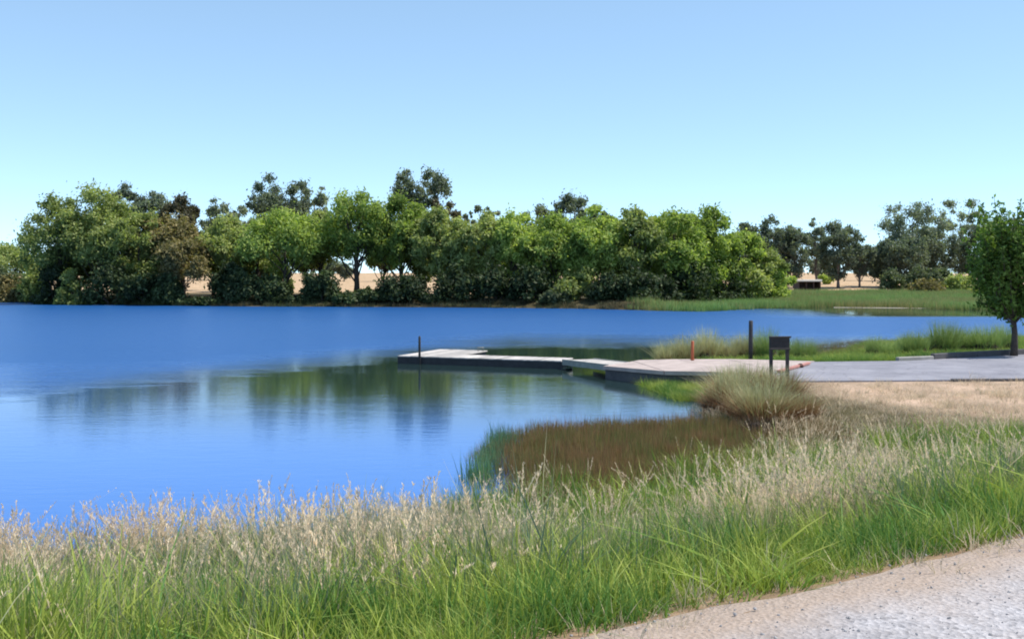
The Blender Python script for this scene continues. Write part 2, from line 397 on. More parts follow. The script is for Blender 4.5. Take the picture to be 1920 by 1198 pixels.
concd = plain_mat('weathered shade dark concrete', (0.05, 0.05, 0.058), (0.11, 0.105, 0.11), 2.5, 0.9, 0.4, 0.01, 30)  # dark base colour carries the shade of the kerb and abutment faces
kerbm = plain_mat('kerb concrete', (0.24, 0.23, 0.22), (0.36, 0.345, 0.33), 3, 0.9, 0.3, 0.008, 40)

# boat landing: concrete slabs with open joints, on a dark abutment wall
landing = bpy.data.objects.new('boat_landing', None); C.objects.link(landing); landing['kind'] = 'structure'
mb = MB(); inset = [(3.28, 34.98), (5.0, 32.28), (6.33, 31.3), (7.85, 28.45), (7.85, 30.7), (10.5, 34.84), (4.75, 36.6)]
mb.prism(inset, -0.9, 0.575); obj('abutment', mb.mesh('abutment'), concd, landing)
def clip_poly(poly, a, b, c_):   # keep a*x+b*y<=c
    out = []
    for i in range(len(poly)):
        p0, p1 = poly[i], poly[(i+1) % len(poly)]
        d0, d1 = a*p0[0]+b*p0[1]-c_, a*p1[0]+b*p1[1]-c_
        if d0 <= 0: out.append(p0)
        if d0*d1 < 0:
            t = d0/(d0-d1); out.append((p0[0]+t*(p1[0]-p0[0]), p0[1]+t*(p1[1]-p0[1])))
    return out
cuts = [3.0, 4.6, 6.2, 7.8, 9.2, 10.8]
for k in range(5):
    q = clip_poly(RAMP, 1, 0.12, cuts[k+1]+4.2-0.012); q = clip_poly(q, -1, -0.12, -(cuts[k]+4.2+0.012) if k else -3)
    if len(q) > 2:
        mb = MB(); mb.prism(q, 0.50, 0.625 + 0.004*(k % 2)); obj('slab', mb.mesh('slab'), conc, landing)

for ch in landing.children:                                  # the landing dips towards the lake
    for v_ in ch.data.vertices:
        if v_.co.z > 0: v_.co.z -= 0.18*min(1, max(0, (7-v_.co.x)/3.6))
# kerb along the far edge of the car park, earth raised behind it
KP = [(13.7, 35.42), (15.2, 36.0), (17.3, 37.15), (19.7, 38.4), (22.5, 39.6), (26, 40.6), (30, 41.8)]
kerb = tag(bpy.data.objects.new('kerb', None), 'raised concrete kerb with its shaded face painted dark along the far edge of the car park', 'kerb'); C.objects.link(kerb)
kerb.location = (13.7, 35.42, 0.6)
for i in range(len(KP)-1):
    a, b = Vector(KP[i]), Vector(KP[i+1]); L = (b-a).length; n = max(1, round(L/1.25)); d = (b-a)/n; ang = math.atan2(d.y, d.x)
    for k in range(n):
        c0 = a + d*(k+0.5) - Vector(KP[0]); mb = MB(); mb.box((0, 0, 0), (d.length-0.02, 0.17, 0.34 if i else 0.24))
        o = obj('kerb_stone', mb.mesh('kerb_stone'), kerbm if i == 0 else concd, kerb, (c0.x, c0.y, 0.0 if i == 0 else .03)); o.rotation_euler = (0, 0, ang)  # stones past the first stretch are darkened to paint the shaded face
# near edge kerb (low, flush) at far right of the car park
k2 = tag(bpy.data.objects.new('kerb', None), 'low dark kerb between the car park and bare pink earth', 'kerb'); C.objects.link(k2); k2.location = (12.6, 28.55, 0.6)
for k in range(9):
    mb = MB(); mb.box((0, 0, 0), (1.2, 0.13, 0.2)); o = obj('kerb_stone', mb.mesh('kerb_stone'), concd, k2, (0.6+k*1.22, 0.045*k*1.22+0.02, -0.06)); o.rotation_euler = (0, 0, 0.04)
redm = plain_mat('worn red paint', (0.36, 0.13, 0.11), (0.50, 0.27, 0.24), 4, 0.7, 0.3, 0.005, 50)
rk = thing('red_kerb', 'short worn red painted kerb on the concrete beside the signboard legs', 'kerb', (8.35, 30.9, 0.63), math.atan2(3.6, 2.2))
for k in range(3):
    mb = MB(); mb.box((0, 0, 0), (1.15, 0.12, 0.07)); obj('kerb_stone', mb.mesh('kerb_stone'), redm, rk, (k*1.17+0.3, 0, 0.03))

# ------------------------------------------------------------------ dock
wood = plain_mat('bleached dock boards', (0.40, 0.375, 0.37), (0.58, 0.545, 0.53), 3, 0.8, 0.4, 0.004, 45)
nt = wood.node_tree; p = nt.nodes['Principled BSDF']; old = p.inputs['Base Color'].links[0].from_socket
oi = nt.nodes.new('ShaderNodeObjectInfo').outputs['Random']
c = mix(nt, 1.0, old, ramp(nt, oi, [(0.0, (0.60, 0.60, 0.60)), (0.5, (0.88, 0.87, 0.86)), (1.0, (1.08, 1.07, 1.05))]), 'MULTIPLY')
c = mix(nt, ramp(nt, noise(nt, 1.3, 4, 0.6, wpos(nt)), [(0.52, (0, 0, 0)), (0.72, (0.6, 0.6, 0.6))]), c, (0.17, 0.15, 0.13))
nt.links.new(c, p.inputs['Base Color'])
dark = plain_mat('dark tarred timber', (0.016, 0.017, 0.022), (0.04, 0.04, 0.048), 4, 0.7, 0.4, 0.01, 30)
steel = plain_mat('weathered grey steel', (0.17, 0.18, 0.17), (0.30, 0.31, 0.29), 4, 0.6, 0.2, 0.004, 30)
A = Vector((-4.75, 41.3)); B = Vector((1.95, 38.7)); du = (B-A).normalized(); dang = math.atan2(du.y, du.x); LW = (B-A).length
dock = thing('floating_dock', 'long low floating dock with pale boards and dark sides out on the lake', 'dock', (A.x, A.y, 0.0), dang)
DZ = 0.32
plank_meshes = []
def plank(w_, l_):
    mb = MB(); mb.box((0, 0, 0), (w_, l_, 0.045)); return mb.mesh('plank')
pw = 0.146
mA = plank(pw-0.008, 1.5); mB_ = plank(pw-0.008, 4.1)
for mm in (mA, mB_): mm.materials.append(wood)
x = 0.0; k = 0
while x + pw < LW:
    big_ = x < 2.25
    o = obj('plank', mB_ if big_ else mA, wood, dock, (x+pw/2, (2.05 if big_ else 0.75) + random.Random(k).uniform(-.008, .008), DZ-0.022 + random.Random(k+99).uniform(-.003, .003)))
    x += pw; k += 1
mb = MB()
mb.box((LW/2, 0.03, 0.08), (LW, 0.06, 0.40)); mb.box((LW/2+1.1, 1.47, 0.08), (LW-2.3, 0.06, 0.40))
mb.box((0.03, 2.05, 0.08), (0.055, 3.98, 0.39)); mb.box((2.24, 2.8, 0.08), (0.055, 2.56, 0.39)); mb.box((1.13, 4.07, 0.08), (2.15, 0.055, 0.39))
obj('fascia', mb.mesh('fascia'), dark, dock)
for fx in (0.4, 2.6, 4.6, 6.2):
    mb = MB(); mb.box((fx+0.3, 0.75, 0.0), (0.9, 1.25, 0.44)); obj('float', mb.mesh('float'), dark, dock)
mb = MB(); mb.box((1.1, 3.2, 0.0), (1.8, 1.3, 0.44)); obj('float', mb.mesh('float'), dark, dock)
mb = MB(); mb.tube([(0, 0, -0.9), (0, 0, 1.1), (0, 0, 1.16)], [0.05, 0.05, 0.03], 10)
px_ = A + du*1.05
pl = obj('mooring_post', mb.mesh('mooring_post', True), dark, None, (px_.x-0.02, px_.y-0.09, 0)); tag(pl, 'thin dark mooring post at the outer end of the floating dock', 'post')
mb = MB(); mb.tube([(0, 0, 0), (0, 0, 0.14)], 0.02, 6); mb.tube([(0.24, 0, 0), (0.24, 0, 0.14)], 0.02, 6); mb.tube([(-0.04, 0, 0.15), (0.28, 0, 0.15)], 0.022, 6)
obj('cleat', mb.mesh('cleat', True), steel, dock, (2.05, 3.7, DZ))
# gangway
G0 = B; G1 = Vector((3.38, 35.28)); gd = (G1-G0); gl = gd.length; gang = math.atan2(gd.y, gd.x)
gw = thing('gangway', 'short pale gangway joining the floating dock to the concrete landing', 'gangway', (G0.x, G0.y, 0.33), gang)
slope = math.atan2(0.10, gl)
mg = plank(pw-0.008, 1.25); mg.materials.append(wood)
n = int(gl/pw)
for k in range(n+1):
    o = obj('plank', mg, wood, gw, (k*pw+0.05, 0.7, 0.0 + (k*pw)*math.tan(slope))); o.rotation_euler = (0, -slope, 0)
for yy in (0.02, 1.38):
    mb = MB()
    mb.v = []; z0, z1 = -0.02, -0.02 + 0.09
    mb.add([(0, yy-.03, z0-.15), (0, yy+.03, z0-.15), (gl, yy+.03, z1-.15), (gl, yy-.03, z1-.15), (0, yy-.03, z0+.07), (0, yy+.03, z0+.07), (gl, yy+.03, z1+.07), (gl, yy-.03, z1+.07)],
           [(0, 1, 2, 3), (7, 6, 5, 4), (0, 3, 7, 4), (1, 5, 6, 2), (0, 4, 5, 1), (3, 2, 6, 7)])
    obj('side_beam', mb.mesh('side_beam'), steel, gw)

# ------------------------------------------------------------------ posts and signboard
def post(name, label, x, y, z, hgt, r, mat, cap=None):
    t = thing(name, label, 'post', (x, y, z))
    mb = MB(); mb.tube([(0, 0, -0.25), (0, 0, hgt*0.5), (0.006, 0, hgt-0.02), (0.006, 0, hgt)], [r, r, r*0.97, r*0.8], 12)
    obj('shaft', mb.mesh('shaft', True), mat, t)
    mb = MB(); mb.tube([(0, 0, 0.0), (0, 0, 0.03)], [r*1.5, r*1.35], 12); obj('collar', mb.mesh('collar', True), mat, t)
    return t
post('bollard', 'tall slim dark post standing in grass behind the boat landing', 8.62, 35.95, 0.58, 1.42, 0.075, dark)
rust = plain_mat('rust orange paint', (0.30, 0.07, 0.03), (0.50, 0.14, 0.06), 8, 0.75, 0.3, 0.004, 60)
post('marker_post', 'short rust orange marker post at the back edge of the boat landing', 6.45, 35.6, 0.62, 0.66, 0.055, rust)
sg = thing('signboard', 'dark signboard on two legs between the big grass tussock and the car park', 'sign', (7.72, 28.75, 0.58), 0.06)
dk2 = plain_mat('dark brown stained wood', (0.018, 0.016, 0.02), (0.05, 0.042, 0.045), 5, 0.7, 0.5, 0.005, 40)
for sx_ in (-0.245, 0.235):
    mb = MB(); mb.box((sx_, 0, 0.45), (0.085, 0.085, 1.55)); obj('leg', mb.mesh('leg'), dk2, sg)
mb = MB(); mb.box((0, -0.062, 1.07), (0.55, 0.035, 0.30)); obj('board', mb.mesh('board'), plain_mat('faded sign back', (0.012, 0.011, 0.015), (0.04, 0.035, 0.04), 9, 0.7, 0.2, 0.004, 50), sg)
mb = MB(); mb.box((0, -0.066, 1.245), (0.64, 0.055, 0.05)); obj('top_rail', mb.mesh('top_rail'), dk2, sg)
mb = MB(); mb.box((0, -0.066, 0.90), (0.60, 0.05, 0.045)); obj('bottom_rail', mb.mesh('bottom_rail'), dk2, sg)
rx, ry = at(1502, 688, 0.62)
def rock_mesh(seed, flat=0.7, sub=2):
    import bmesh
    bm = bmesh.new(); bmesh.ops.create_icosphere(bm, subdivisions=sub, radius=1)
    rr = random.Random(seed); ks = [(Vector((rr.uniform(-1, 1), rr.uniform(-1, 1), rr.uniform(-1, 1))).normalized(), rr.uniform(.5, .9)) for _ in range(9)]
    for v in bm.verts:
        for kd, kk in ks:
            d = v.co.dot(kd)
            if d > kk: v.co -= kd*(d-kk)
        v.co.z *= flat
    me = bpy.data.meshes.new('rock'); bm.to_mesh(me); bm.free(); return me
o = obj('rock', rock_mesh(3), plain_mat('dark red stone', (0.05, 0.02, 0.02), (0.14, 0.05, 0.045), 6), None, (rx, ry, 0.67)); o.scale = (0.12, 0.1, 0.11)
tag(o, 'small dark red stone on the landing beside the signboard', 'stone')

# ------------------------------------------------------------------ trees
barkm = plain_mat('brown bark', (0.035, 0.028, 0.024), (0.09, 0.072, 0.06), 3, 0.95, 0.6, 0.03, 20)
barkp = plain_mat('pale grey bark', (0.09, 0.08, 0.08), (0.20, 0.175, 0.16), 1.5, 0.9, 0.4, 0.02, 12)
LM = {
 'green': leaf_mat('fresh green leaves', (0.15, 0.21, 0.055), (0.30, 0.39, 0.10), (0.50, 0.57, 0.18), .5),
 'mid':   leaf_mat('mid green leaves', (0.14, 0.18, 0.065), (0.28, 0.33, 0.12), (0.46, 0.50, 0.20), .5),
 'olive': leaf_mat('olive tan leaves', (0.13, 0.12, 0.05), (0.24, 0.20, 0.09), (0.38, 0.31, 0.14), .4),
 'euc':   leaf_mat('blue grey gum leaves', (0.13, 0.165, 0.14), (0.22, 0.26, 0.21), (0.34, 0.38, 0.30), 0.45),
 'eucd':  leaf_mat('dark gum leaves', (0.09, 0.12, 0.10), (0.15, 0.185, 0.145), (0.25, 0.28, 0.20), 0.42),
 'shade': leaf_mat('shade darkened leaves', (0.02, 0.035, 0.016), (0.045, 0.07, 0.03), (0.10, 0.14, 0.055), 0.3),  # near-black colour paints the shadow zone under the far trees
 'pale':  leaf_mat('pale grey green leaves', (0.07, 0.095, 0.05), (0.13, 0.16, 0.085), (0.20, 0.23, 0.13)),
 'brown': leaf_mat('brownish leaves', (0.06, 0.06, 0.04), (0.12, 0.11, 0.07), (0.20, 0.17, 0.10), 0.35),
}
def leaves(cent, rad, n, size, rs, droop=0.3, aspect=1.8, shell=0.55, flat=0.8, jit=0.2):
    """n leaf quads spread round blobs (cent (k,3), rad (k,))"""
    w_ = rad**2; w_ = w_/w_.sum(); idx = rs.choice(len(cent), n, p=w_)
    d = rs.normal(size=(n, 3)); d /= np.linalg.norm(d, axis=1)[:, None]
    rr = (shell + (1.08-shell)*rs.random(n))[:, None]
    sq = rs.uniform(.6, 1.35, (len(cent), 3))
    P = cent[idx] + d*rr*rad[idx][:, None]*np.array([1, 1, flat])*sq[idx] + rs.normal(size=(n, 3))*rad[idx][:, None]*jit*(1+0.9*(rs.random(n) < .15))[:, None]
    nr = d*0.8 + rs.normal(size=(n, 3))*0.75 + np.array([0, 0, 0.35]); nr /= np.linalg.norm(nr, axis=1)[:, None]
    a = rs.normal(size=(n, 3)); a[:, 2] -= droop*3; a -= (a*nr).sum(1)[:, None]*nr; a /= np.linalg.norm(a, axis=1)[:, None]
    b = np.cross(nr, a); sz = size*rs.uniform(0.6, 1.35, n)[:, None]
    L = a*sz*aspect*0.5; W = b*sz*0.5
    V = np.stack([P-L, P+W*0.9-L*0.1, P+L, P-W*0.9+L*0.1], 1).reshape(-1, 3)
    F = np.arange(4*n).reshape(-1, 4)
    return V, F, np.repeat(rs.random(n), 4)

def make_tree(name, label, cat, x, y, z, H, R, kind='green', form='broad', base=0.2, nb=30, nl=6500, size=0.34, seed=0, group=None,
              droop=0.35, trunk_r=None, lean=0.0, bark=None, flat=0.8, shell=0.5, brad=(0.2, 0.36), jit=0.24):
    rs = np.random.RandomState(seed)
    t = thing(name, label, cat, (x, y, z), 0, group)
    b0 = H*base; hz = (H-b0)/2; zc = b0+hz
    cent = []; rad = []
    while len(cent) < nb:
        q = rs.uniform(-1, 1, 3)
        if np.dot(q, q) > 1 or (np.dot(q, q) < 0.16 and rs.random() < .7): continue
        if form == 'broad': prof = 1.0 - 0.25*max(q[2], 0)
        elif form == 'euc': prof = 0.85 + 0.25*q[2]; 
        elif form == 'column': prof = 1.0 - 0.45*q[2]
        elif form == 'cone': prof = max(0.12, 0.62-0.58*q[2])
        else: prof = 1.0
        r = R*rs.uniform(*brad)
        cc = np.array([q[0]*(R-r*.8)*prof*1.12, q[1]*(R-r*.8)*prof*1.12, zc + q[2]*(hz-r*0.7)])
        if form == 'euc' and any(np.linalg.norm(cc-c_) < 0.42*(r+r_) for c_, r_ in zip(cent, rad)) and rs.random() < .8: continue
        cent.append(cc); rad.append(r)
    cent = np.array(cent); rad = np.array(rad); cent[:, 0] += lean*(cent[:, 2]/H)
    V, F, rn = leaves(cent, rad, nl, size, rs, droop, 1.9, shell, flat, jit)
    V[:, 2] = np.maximum(V[:, 2], 0.05)
    obj('crown', mesh_np('crown', V, F, {'rnd': rn}), LM[kind], t)
    mb = MB(); tr = trunk_r or H*0.016 + 0.08
    top = Vector((lean*0.8, 0, zc+hz*0.35)); pts = []; n_ = 6
    for i in range(n_+1):
        f = i/n_; pts.append(Vector((lean*f*0.8 + (rs.normal()*0.12*H/12 if 0 < i < n_ else 0), (rs.normal()*0.1 if 0 < i < n_ else 0), -0.3 + (top.z+0.3)*f)))
    pts[-1].x = top.x
    mb.tube(pts, [tr*(1.35 if i == 0 else 1.0)*(1-0.75*i/n_) for i in range(n_+1)], 7)
    nlimb = min(nb, 34 if form == 'euc' else 18)
    for k in rs.choice(nb, nlimb, replace=False):
        c_ = Vector(cent[k]); f = min(0.95, max(0.18, (c_.z-0.28*H)/H)); j = min(n_-1, int(f*n_)); s0 = pts[j].lerp(pts[j+1], f*n_-j) if j < n_ else pts[-1]
        md = s0.lerp(c_, 0.5) + Vector((0, 0, -0.04*H)); rr = tr*(0.24 if form == 'euc' else 0.36)*(1-f*0.55)
        mb.tube([s0, md, c_], [rr, rr*0.7, rr*0.25], 5, cap=False)
    obj('trunk', mb.mesh('trunk', True), bark or barkm, t)
    return t

SEED = [100]
def far_tree(px, topy, hw, d, kind, form, label, name='broadleaf_tree', cat='tree', group='trees along the far shore', **kw):
    SEED[0] += 1
    x = (px-CX)/FPX*d; z = zt(x, d); H = ((HY-topy)/FPX*d + CAMZ - z)*(1.05 if form == 'broad' else 1.0); R = hw/FPX*d*1.16
    return make_tree(name, label, cat, x, d, z-0.05, H, R, kind, form, seed=SEED[0], group=group, **kw)

B_ = dict(nb=60, nl=15500, size=0.25, shell=.25, brad=(.13, .30))
front = [
 (28, 458, 62, 158, 'mid', 'low rounded green tree at the far left edge of the far shore', dict(base=0.14, nb=34, nl=9000)),
 (112, 372, 66, 139, 'mid', 'big dark green tree that starts the tree line on the left', dict(base=0.19)),
 (190, 350, 70, 139, 'mid', 'tallest leafy green tree at the left end of the far shore', dict(base=0.23)),
 (262, 392, 55, 137, 'mid', 'grey green tree right of the tallest leafy tree at left', dict(base=0.21)),
 (322, 405, 56, 139, 'olive', 'olive topped tree below the brown crown left of centre', dict(base=0.25)),
 (345, 448, 58, 133, 'olive', 'yellowish tan willow low over the water with a pale gap at its foot', dict(base=0.26, nb=26)),
 (432, 408, 50, 138, 'mid', 'soft green tree between the tan willow and the bright green one', dict(base=0.25)),
 (535, 396, 72, 133, 'green', 'rounded bright green tree below the bushy gum crown', dict(base=0.25)),
 (600, 400, 46, 140, 'mid', 'slender green tree just left of the forked trunk tree', dict(base=0.34)),
 (668, 358, 74, 134, 'green', 'domed green tree on a visible forked dark trunk over tan ground', dict(base=0.33, trunk_r=.42)),
 (752, 366, 52, 134, 'green', 'yellow green tree in front of the wispy tallest gum', dict(base=0.21)),
 (826, 396, 50, 131, 'mid', 'dusty green tree right of the tallest gum', dict(base=0.22)),
 (897, 390, 56, 130, 'mid', 'broad dusty green tree at the middle of the tree line', dict(base=0.17)),
 (968, 398, 48, 128, 'green', 'lighter green tree just right of the middle of the tree line', dict(base=0.21)),
 (1042, 404, 60, 127, 'green', 'bright green tree below the left part of the dark gum tops', dict(base=0.17)),
 (1120, 390, 56, 126, 'green', 'full green tree below the right part of the dark gum tops', dict(base=0.19)),
 (1190, 386, 54, 125, 'mid', 'darker green tree in the right half of the long tree line', dict(base=0.19)),
 (1262, 388, 56, 126, 'green', 'yellow green tree near the right end of the long tree line', dict(base=0.17)),
 (1325, 386, 58, 132, 'green', 'pale green dome at the right end of the long tree line', dict(base=0.17)),
 (1385, 420, 46, 138, 'green', 'lower green tree where the tree line starts to step down', dict(base=0.14, nb=26)),
 (1432, 460, 40, 142, 'mid', 'small green tree on the falling right end of the tree line', dict(base=0.12, nb=34, nl=10000)),
 (1472, 492, 24, 150, 'green', 'last low green tree beside the open shelter', dict(base=0.12, nb=14, nl=6000)),
 (790, 420, 40, 137, 'mid', 'narrow green tree tucked under the tallest gum', dict(base=0.19)),
 (482, 432, 34, 141, 'mid', 'small mid green tree left of the rounded bright green one', dict(base=0.21, nb=36, nl=9000)),
]
front += [
 (150, 425, 52, 146, 'mid', 'green tree filling between the first two big trees at left', dict(base=0.14)),
 (228, 430, 52, 147, 'mid', 'darker green tree behind the widest black shrub mass', dict(base=0.14)),
 (300, 440, 46, 148, 'mid', 'green tree behind the olive topped one', dict(base=0.19)),
 (400, 440, 44, 148, 'mid', 'grey green tree above the pale gap at left', dict(base=0.32)),
 (480, 440, 44, 147, 'mid', 'green tree behind the narrow sunlit slot, at its left', dict(base=0.19)),
 (575, 432, 34, 146, 'mid', 'green tree above the narrow sunlit slot', dict(base=0.30)),
 (720, 430, 36, 145, 'mid', 'green tree behind the yellow green one at its left', dict(base=0.34)),
 (862, 430, 46, 143, 'mid', 'green tree filling behind the dusty green trees', dict(base=0.14)),
 (935, 428, 46, 142, 'green', 'green tree filling behind the lighter green one', dict(base=0.14)),
 (1005, 425, 46, 140, 'mid', 'green tree filling behind the bright green one at its left', dict(base=0.14)),
 (1085, 420, 46, 140, 'green', 'green tree filling between the bright and the full green ones', dict(base=0.14)),
 (1158, 415, 46, 138, 'mid', 'green tree filling left of the darker green one at right', dict(base=0.14)),
 (1228, 412, 46, 138, 'green', 'green tree filling left of the yellow green one at right', dict(base=0.14)),
 (1295, 412, 44, 142, 'mid', 'green tree filling between the yellow green tree and the pale dome', dict(base=0.14))]
for px, ty, hw, d, kd, lb, kw in front:
    q = dict(B_); q.update(kw); far_tree(px, ty, hw, d, kd, 'broad', lb, **q)
E_ = dict(nb=60, nl=8000, size=0.26, base=.42, droop=.7, bark=barkp, shell=.0, flat=.8, brad=(.09, .22), jit=.33)
back = [
 (236, 341, 34, 168, 'eucd', 'wispy dark gum top above the left leafy trees', {}),
 (288, 350, 32, 166, 'euc', 'sparse grey gum top left of the brown crown', {}),
 (342, 368, 38, 165, 'brown', 'dense dark brown crown rising behind the olive trees', dict(shell=.4, nb=45, nl=11000, base=.4)),
 (405, 368, 34, 172, 'euc', 'thin pale gum with sky showing through left of the bushy gum', dict(nl=4400)),
 (452, 382, 26, 175, 'euc', 'small pale gum just left of the bushy gum', dict(nl=4400, nb=22)),
 (524, 325, 56, 166, 'eucd', 'bushy dark gum standing clear above the rounded green tree', dict(nb=57, nl=14000)),
 (588, 342, 34, 170, 'euc', 'thin side crowned gum right of the bushy dark gum', dict(nb=22, nl=4400)),
 (790, 310, 58, 160, 'eucd', 'tallest gum in the picture with wispy separated top clumps', dict(nb=45, nl=9200, brad=(.08, .19))),
 (828, 372, 32, 157, 'brown', 'brownish gum crown on the right shoulder of the tallest gum', dict(nb=34, nl=8400)),
 (872, 376, 20, 175, 'eucd', 'little dark gum top right of the tallest gum', dict(nb=17, nl=3600)),
 (912, 362, 24, 172, 'euc', 'small grey gum top above the middle of the tree line', dict(nb=19, nl=4400)),
 (966, 384, 16, 178, 'euc', 'tiny grey gum tip left of the wide dark gum tops', dict(nb=13, nl=2600)),
 (1015, 376, 34, 172, 'eucd', 'left and lower of the wide dark gum tops', dict(nb=30)),
 (1078, 358, 46, 170, 'eucd', 'main crown of the wide dark gum tops', dict(nb=41, nl=9200)),
 (1130, 378, 26, 172, 'eucd', 'right and smallest of the wide dark gum tops', dict(nb=19, nl=4800)),
 (1402, 412, 30, 196, 'eucd', 'dark round topped gum behind the end of the tree line', dict(base=.2)),
 (1450, 404, 40, 194, 'eucd', 'broad dark gum with pointed top behind the tree line end', dict(base=.15, nb=45, nl=10400)),
 (1490, 420, 34, 192, 'eucd', 'dark gum leaning over the open shelter', dict(base=.15, nb=38, nl=8400)),
 (1530, 407, 19, 200, 'euc', 'slim airy gum standing behind the open shelter', dict(base=.25, nb=22, nl=4400)),
 (1572, 412, 38, 190, 'eucd', 'round crowned dark tree on a short trunk right of the shelter', dict(base=.24, nb=49, nl=11200)),
 (1612, 450, 26, 192, 'eucd', 'lower cone shaped dark tree right of the round crowned one', dict(base=.2, nb=34, nl=7200)),
 (1655, 452, 38, 196, 'eucd', 'low spreading dark tree left of the high right hand gum', dict(base=.2, nb=45, nl=10000)),
 (1712, 368, 54, 198, 'euc', 'high broad blue grey gum on the right', dict(base=.22, nb=60, nl=14000)),
 (1690, 440, 40, 190, 'eucd', 'dark gum filling the foot of the high right hand gum', dict(base=.12, nb=41, nl=9200)),
 (1752, 430, 42, 200, 'eucd', 'dark gum between the high gum and the fan topped gum', dict(base=.12, nb=45, nl=10400)),
 (1800, 366, 36, 204, 'euc', 'tall fan topped gum half hidden by the near tree', dict(base=.38, nb=34, nl=6400)),
 (1842, 420, 44, 200, 'eucd', 'dark gum seen through the near tree at right', dict(base=.12, nb=41, nl=9600)),
 (1905, 400, 46, 204, 'euc', 'grey gum behind the near tree at the right edge', dict(base=.15, nb=41, nl=9200)),
]
for px, ty, hw, d, kd, lb, kw in back:
    q = dict(E_); q.update(kw)
    if d > 180: hw *= 1.10; q['base'] = min(q['base'], .1 if hw > 30 else .3); q['nb'] = int(q['nb']*1.5); q['nl'] = int(q['nl']*1.25)
    far_tree(px, ty, hw, d, kd, 'euc', lb, name='eucalyptus_tree', cat='gum tree', group='gum trees behind the far shore', **q)

# shrubs of the far shore and beyond; each its own crown
shr = []
def far_shrub(px, topy, hw, d, kind, label, group='dark shrubs along the far waterline', nl=2600, size=.3, z=None):
    SEED[0] += 1; rs = np.random.RandomState(SEED[0])
    x = (px-CX)/FPX*d; z0 = zt(x, d); H = max(0.8, (HY-topy)/FPX*d + CAMZ - z0); R = hw/FPX*d
    t = thing('shrub', label, 'shrub', (x, d, z0), 0, group)
    nb = 20; cent = []; rad = []
    for _ in range(nb):
        a = rs.uniform(0, 6.28); q = math.sqrt(rs.random()); r = min(R, H)*rs.uniform(.25, .42)
        cent.append((math.cos(a)*q*(R-r*.7), math.sin(a)*q*(R-r*.7)*.7, r*.5 + (H-r*1.4)*rs.random()*(1-.5*q*q))); rad.append(r)
    V, F, rn = leaves(np.array(cent), np.array(rad), nl, size, rs, .2, 1.6, .4, .85); V[:, 2] = np.maximum(V[:, 2], 0.0)
    obj('foliage', mesh_np('foliage', V, F, {'rnd': rn}), LM[kind], t)
    mb = MB()
    for k in range(6): c_ = cent[k]; mb.tube([(c_[0]*.1, c_[1]*.1, -.2), (c_[0]*.5, c_[1]*.5, c_[2]*.6), c_], [.09, .06, .02], 5, cap=False)
    obj('stems', mb.mesh('stems'), barkm, t)
S1 = [(12, 505, 34, 151, 'pale', 'pale olive shrub at the far left edge of the water'), (62, 498, 30, 147, 'mid', 'green shrub at the left foot of the big dark tree'),
 (30, 535, 40, 149, 'olive', 'low tan shrub right above the water at far left'),
 (104, 510, 34, 137, 'shade', 'black green shrub under the first big tree'), (135, 525, 26, 135, 'mid', 'dull green shrub on the shore under the tallest leafy tree'),
 (215, 492, 52, 134, 'shade', 'widest near black shrub mass at left of the far shore'), (275, 520, 36, 133, 'shade', 'dark shrub left of the tan willow'),
 (318, 534, 30, 131, 'shade', 'black shrub under the tan willow left of the pale gap'), (378, 559, 34, 129.5, 'shade', 'low black shrub beneath the pale gap'),
 (432, 512, 38, 132, 'shade', 'dark shrub right of the pale gap'), (455, 528, 30, 129, 'shade', 'dark shrub low on the shore right of the pale gap'),
 (505, 530, 38, 129, 'shade', 'black shrub left of the narrow sunlit slot'), (548, 556, 30, 128, 'shade', 'low black shrub below the narrow sunlit slot'),
 (604, 512, 32, 128, 'shade', 'upright black shrub left of the forked trunk'), (650, 548, 36, 126.5, 'shade', 'low dark shrub at the foot of the forked trunk'),
 (702, 542, 36, 126.5, 'shade', 'dark shrub right of the forked trunk'), (758, 525, 42, 126, 'shade', 'dark shrub under the yellow green tree'),
 (806, 553, 26, 125, 'shade', 'low shrub under the small sunlit gap near the middle'), (862, 512, 44, 125.5, 'shade', 'black shrub right of the small sunlit gap'),
 (932, 518, 40, 124, 'shade', 'dark green shrub at the middle of the far waterline'), (1000, 512, 44, 123, 'shade', 'black shrub right of the middle of the far waterline'),
 (1042, 545, 26, 121, 'pale', 'pale twiggy shrub at the waterline under the bright green tree'), (1082, 520, 40, 122, 'mid', 'shrub left of the brown trunks at the waterline'),
 (1140, 528, 36, 120, 'shade', 'black shrub under the full green tree'), (1196, 520, 40, 119, 'shade', 'dark green shrub towards the right end of the waterline'),
 (1242, 532, 34, 121, 'shade', 'last dark shrub before the green marsh'), (1300, 508, 44, 124, 'shade', 'green shrub at the left back of the marsh'),
 (1356, 500, 40, 132, 'shade', 'dark shrub behind the left of the marsh'), (1406, 505, 36, 136, 'mid', 'grey green shrub behind the marsh left of the shelter'),
 (1448, 514, 26, 142, 'green', 'bright green shrub just left of the shelter')]
for a in S1:
    up = 26 if a[1] < 540 else 4
    far_shrub(a[0], a[1]-up, a[2]*1.15, *a[3:], nl=3800)
S1 += [(430, 486, 30, 150, 'mid', 'tall dull shrub filling behind the pale gap at left'), (478, 488, 34, 149, 'shade', 'tall dark shrub behind the black one left of the sunlit slot'), (522, 484, 30, 149, 'mid', 'tall green shrub just left of the sunlit slot'), (312, 490, 34, 148, 'shade', 'tall dark shrub behind the tan willow')]
for a in S1[-4:]: far_shrub(*a, nl=3800)
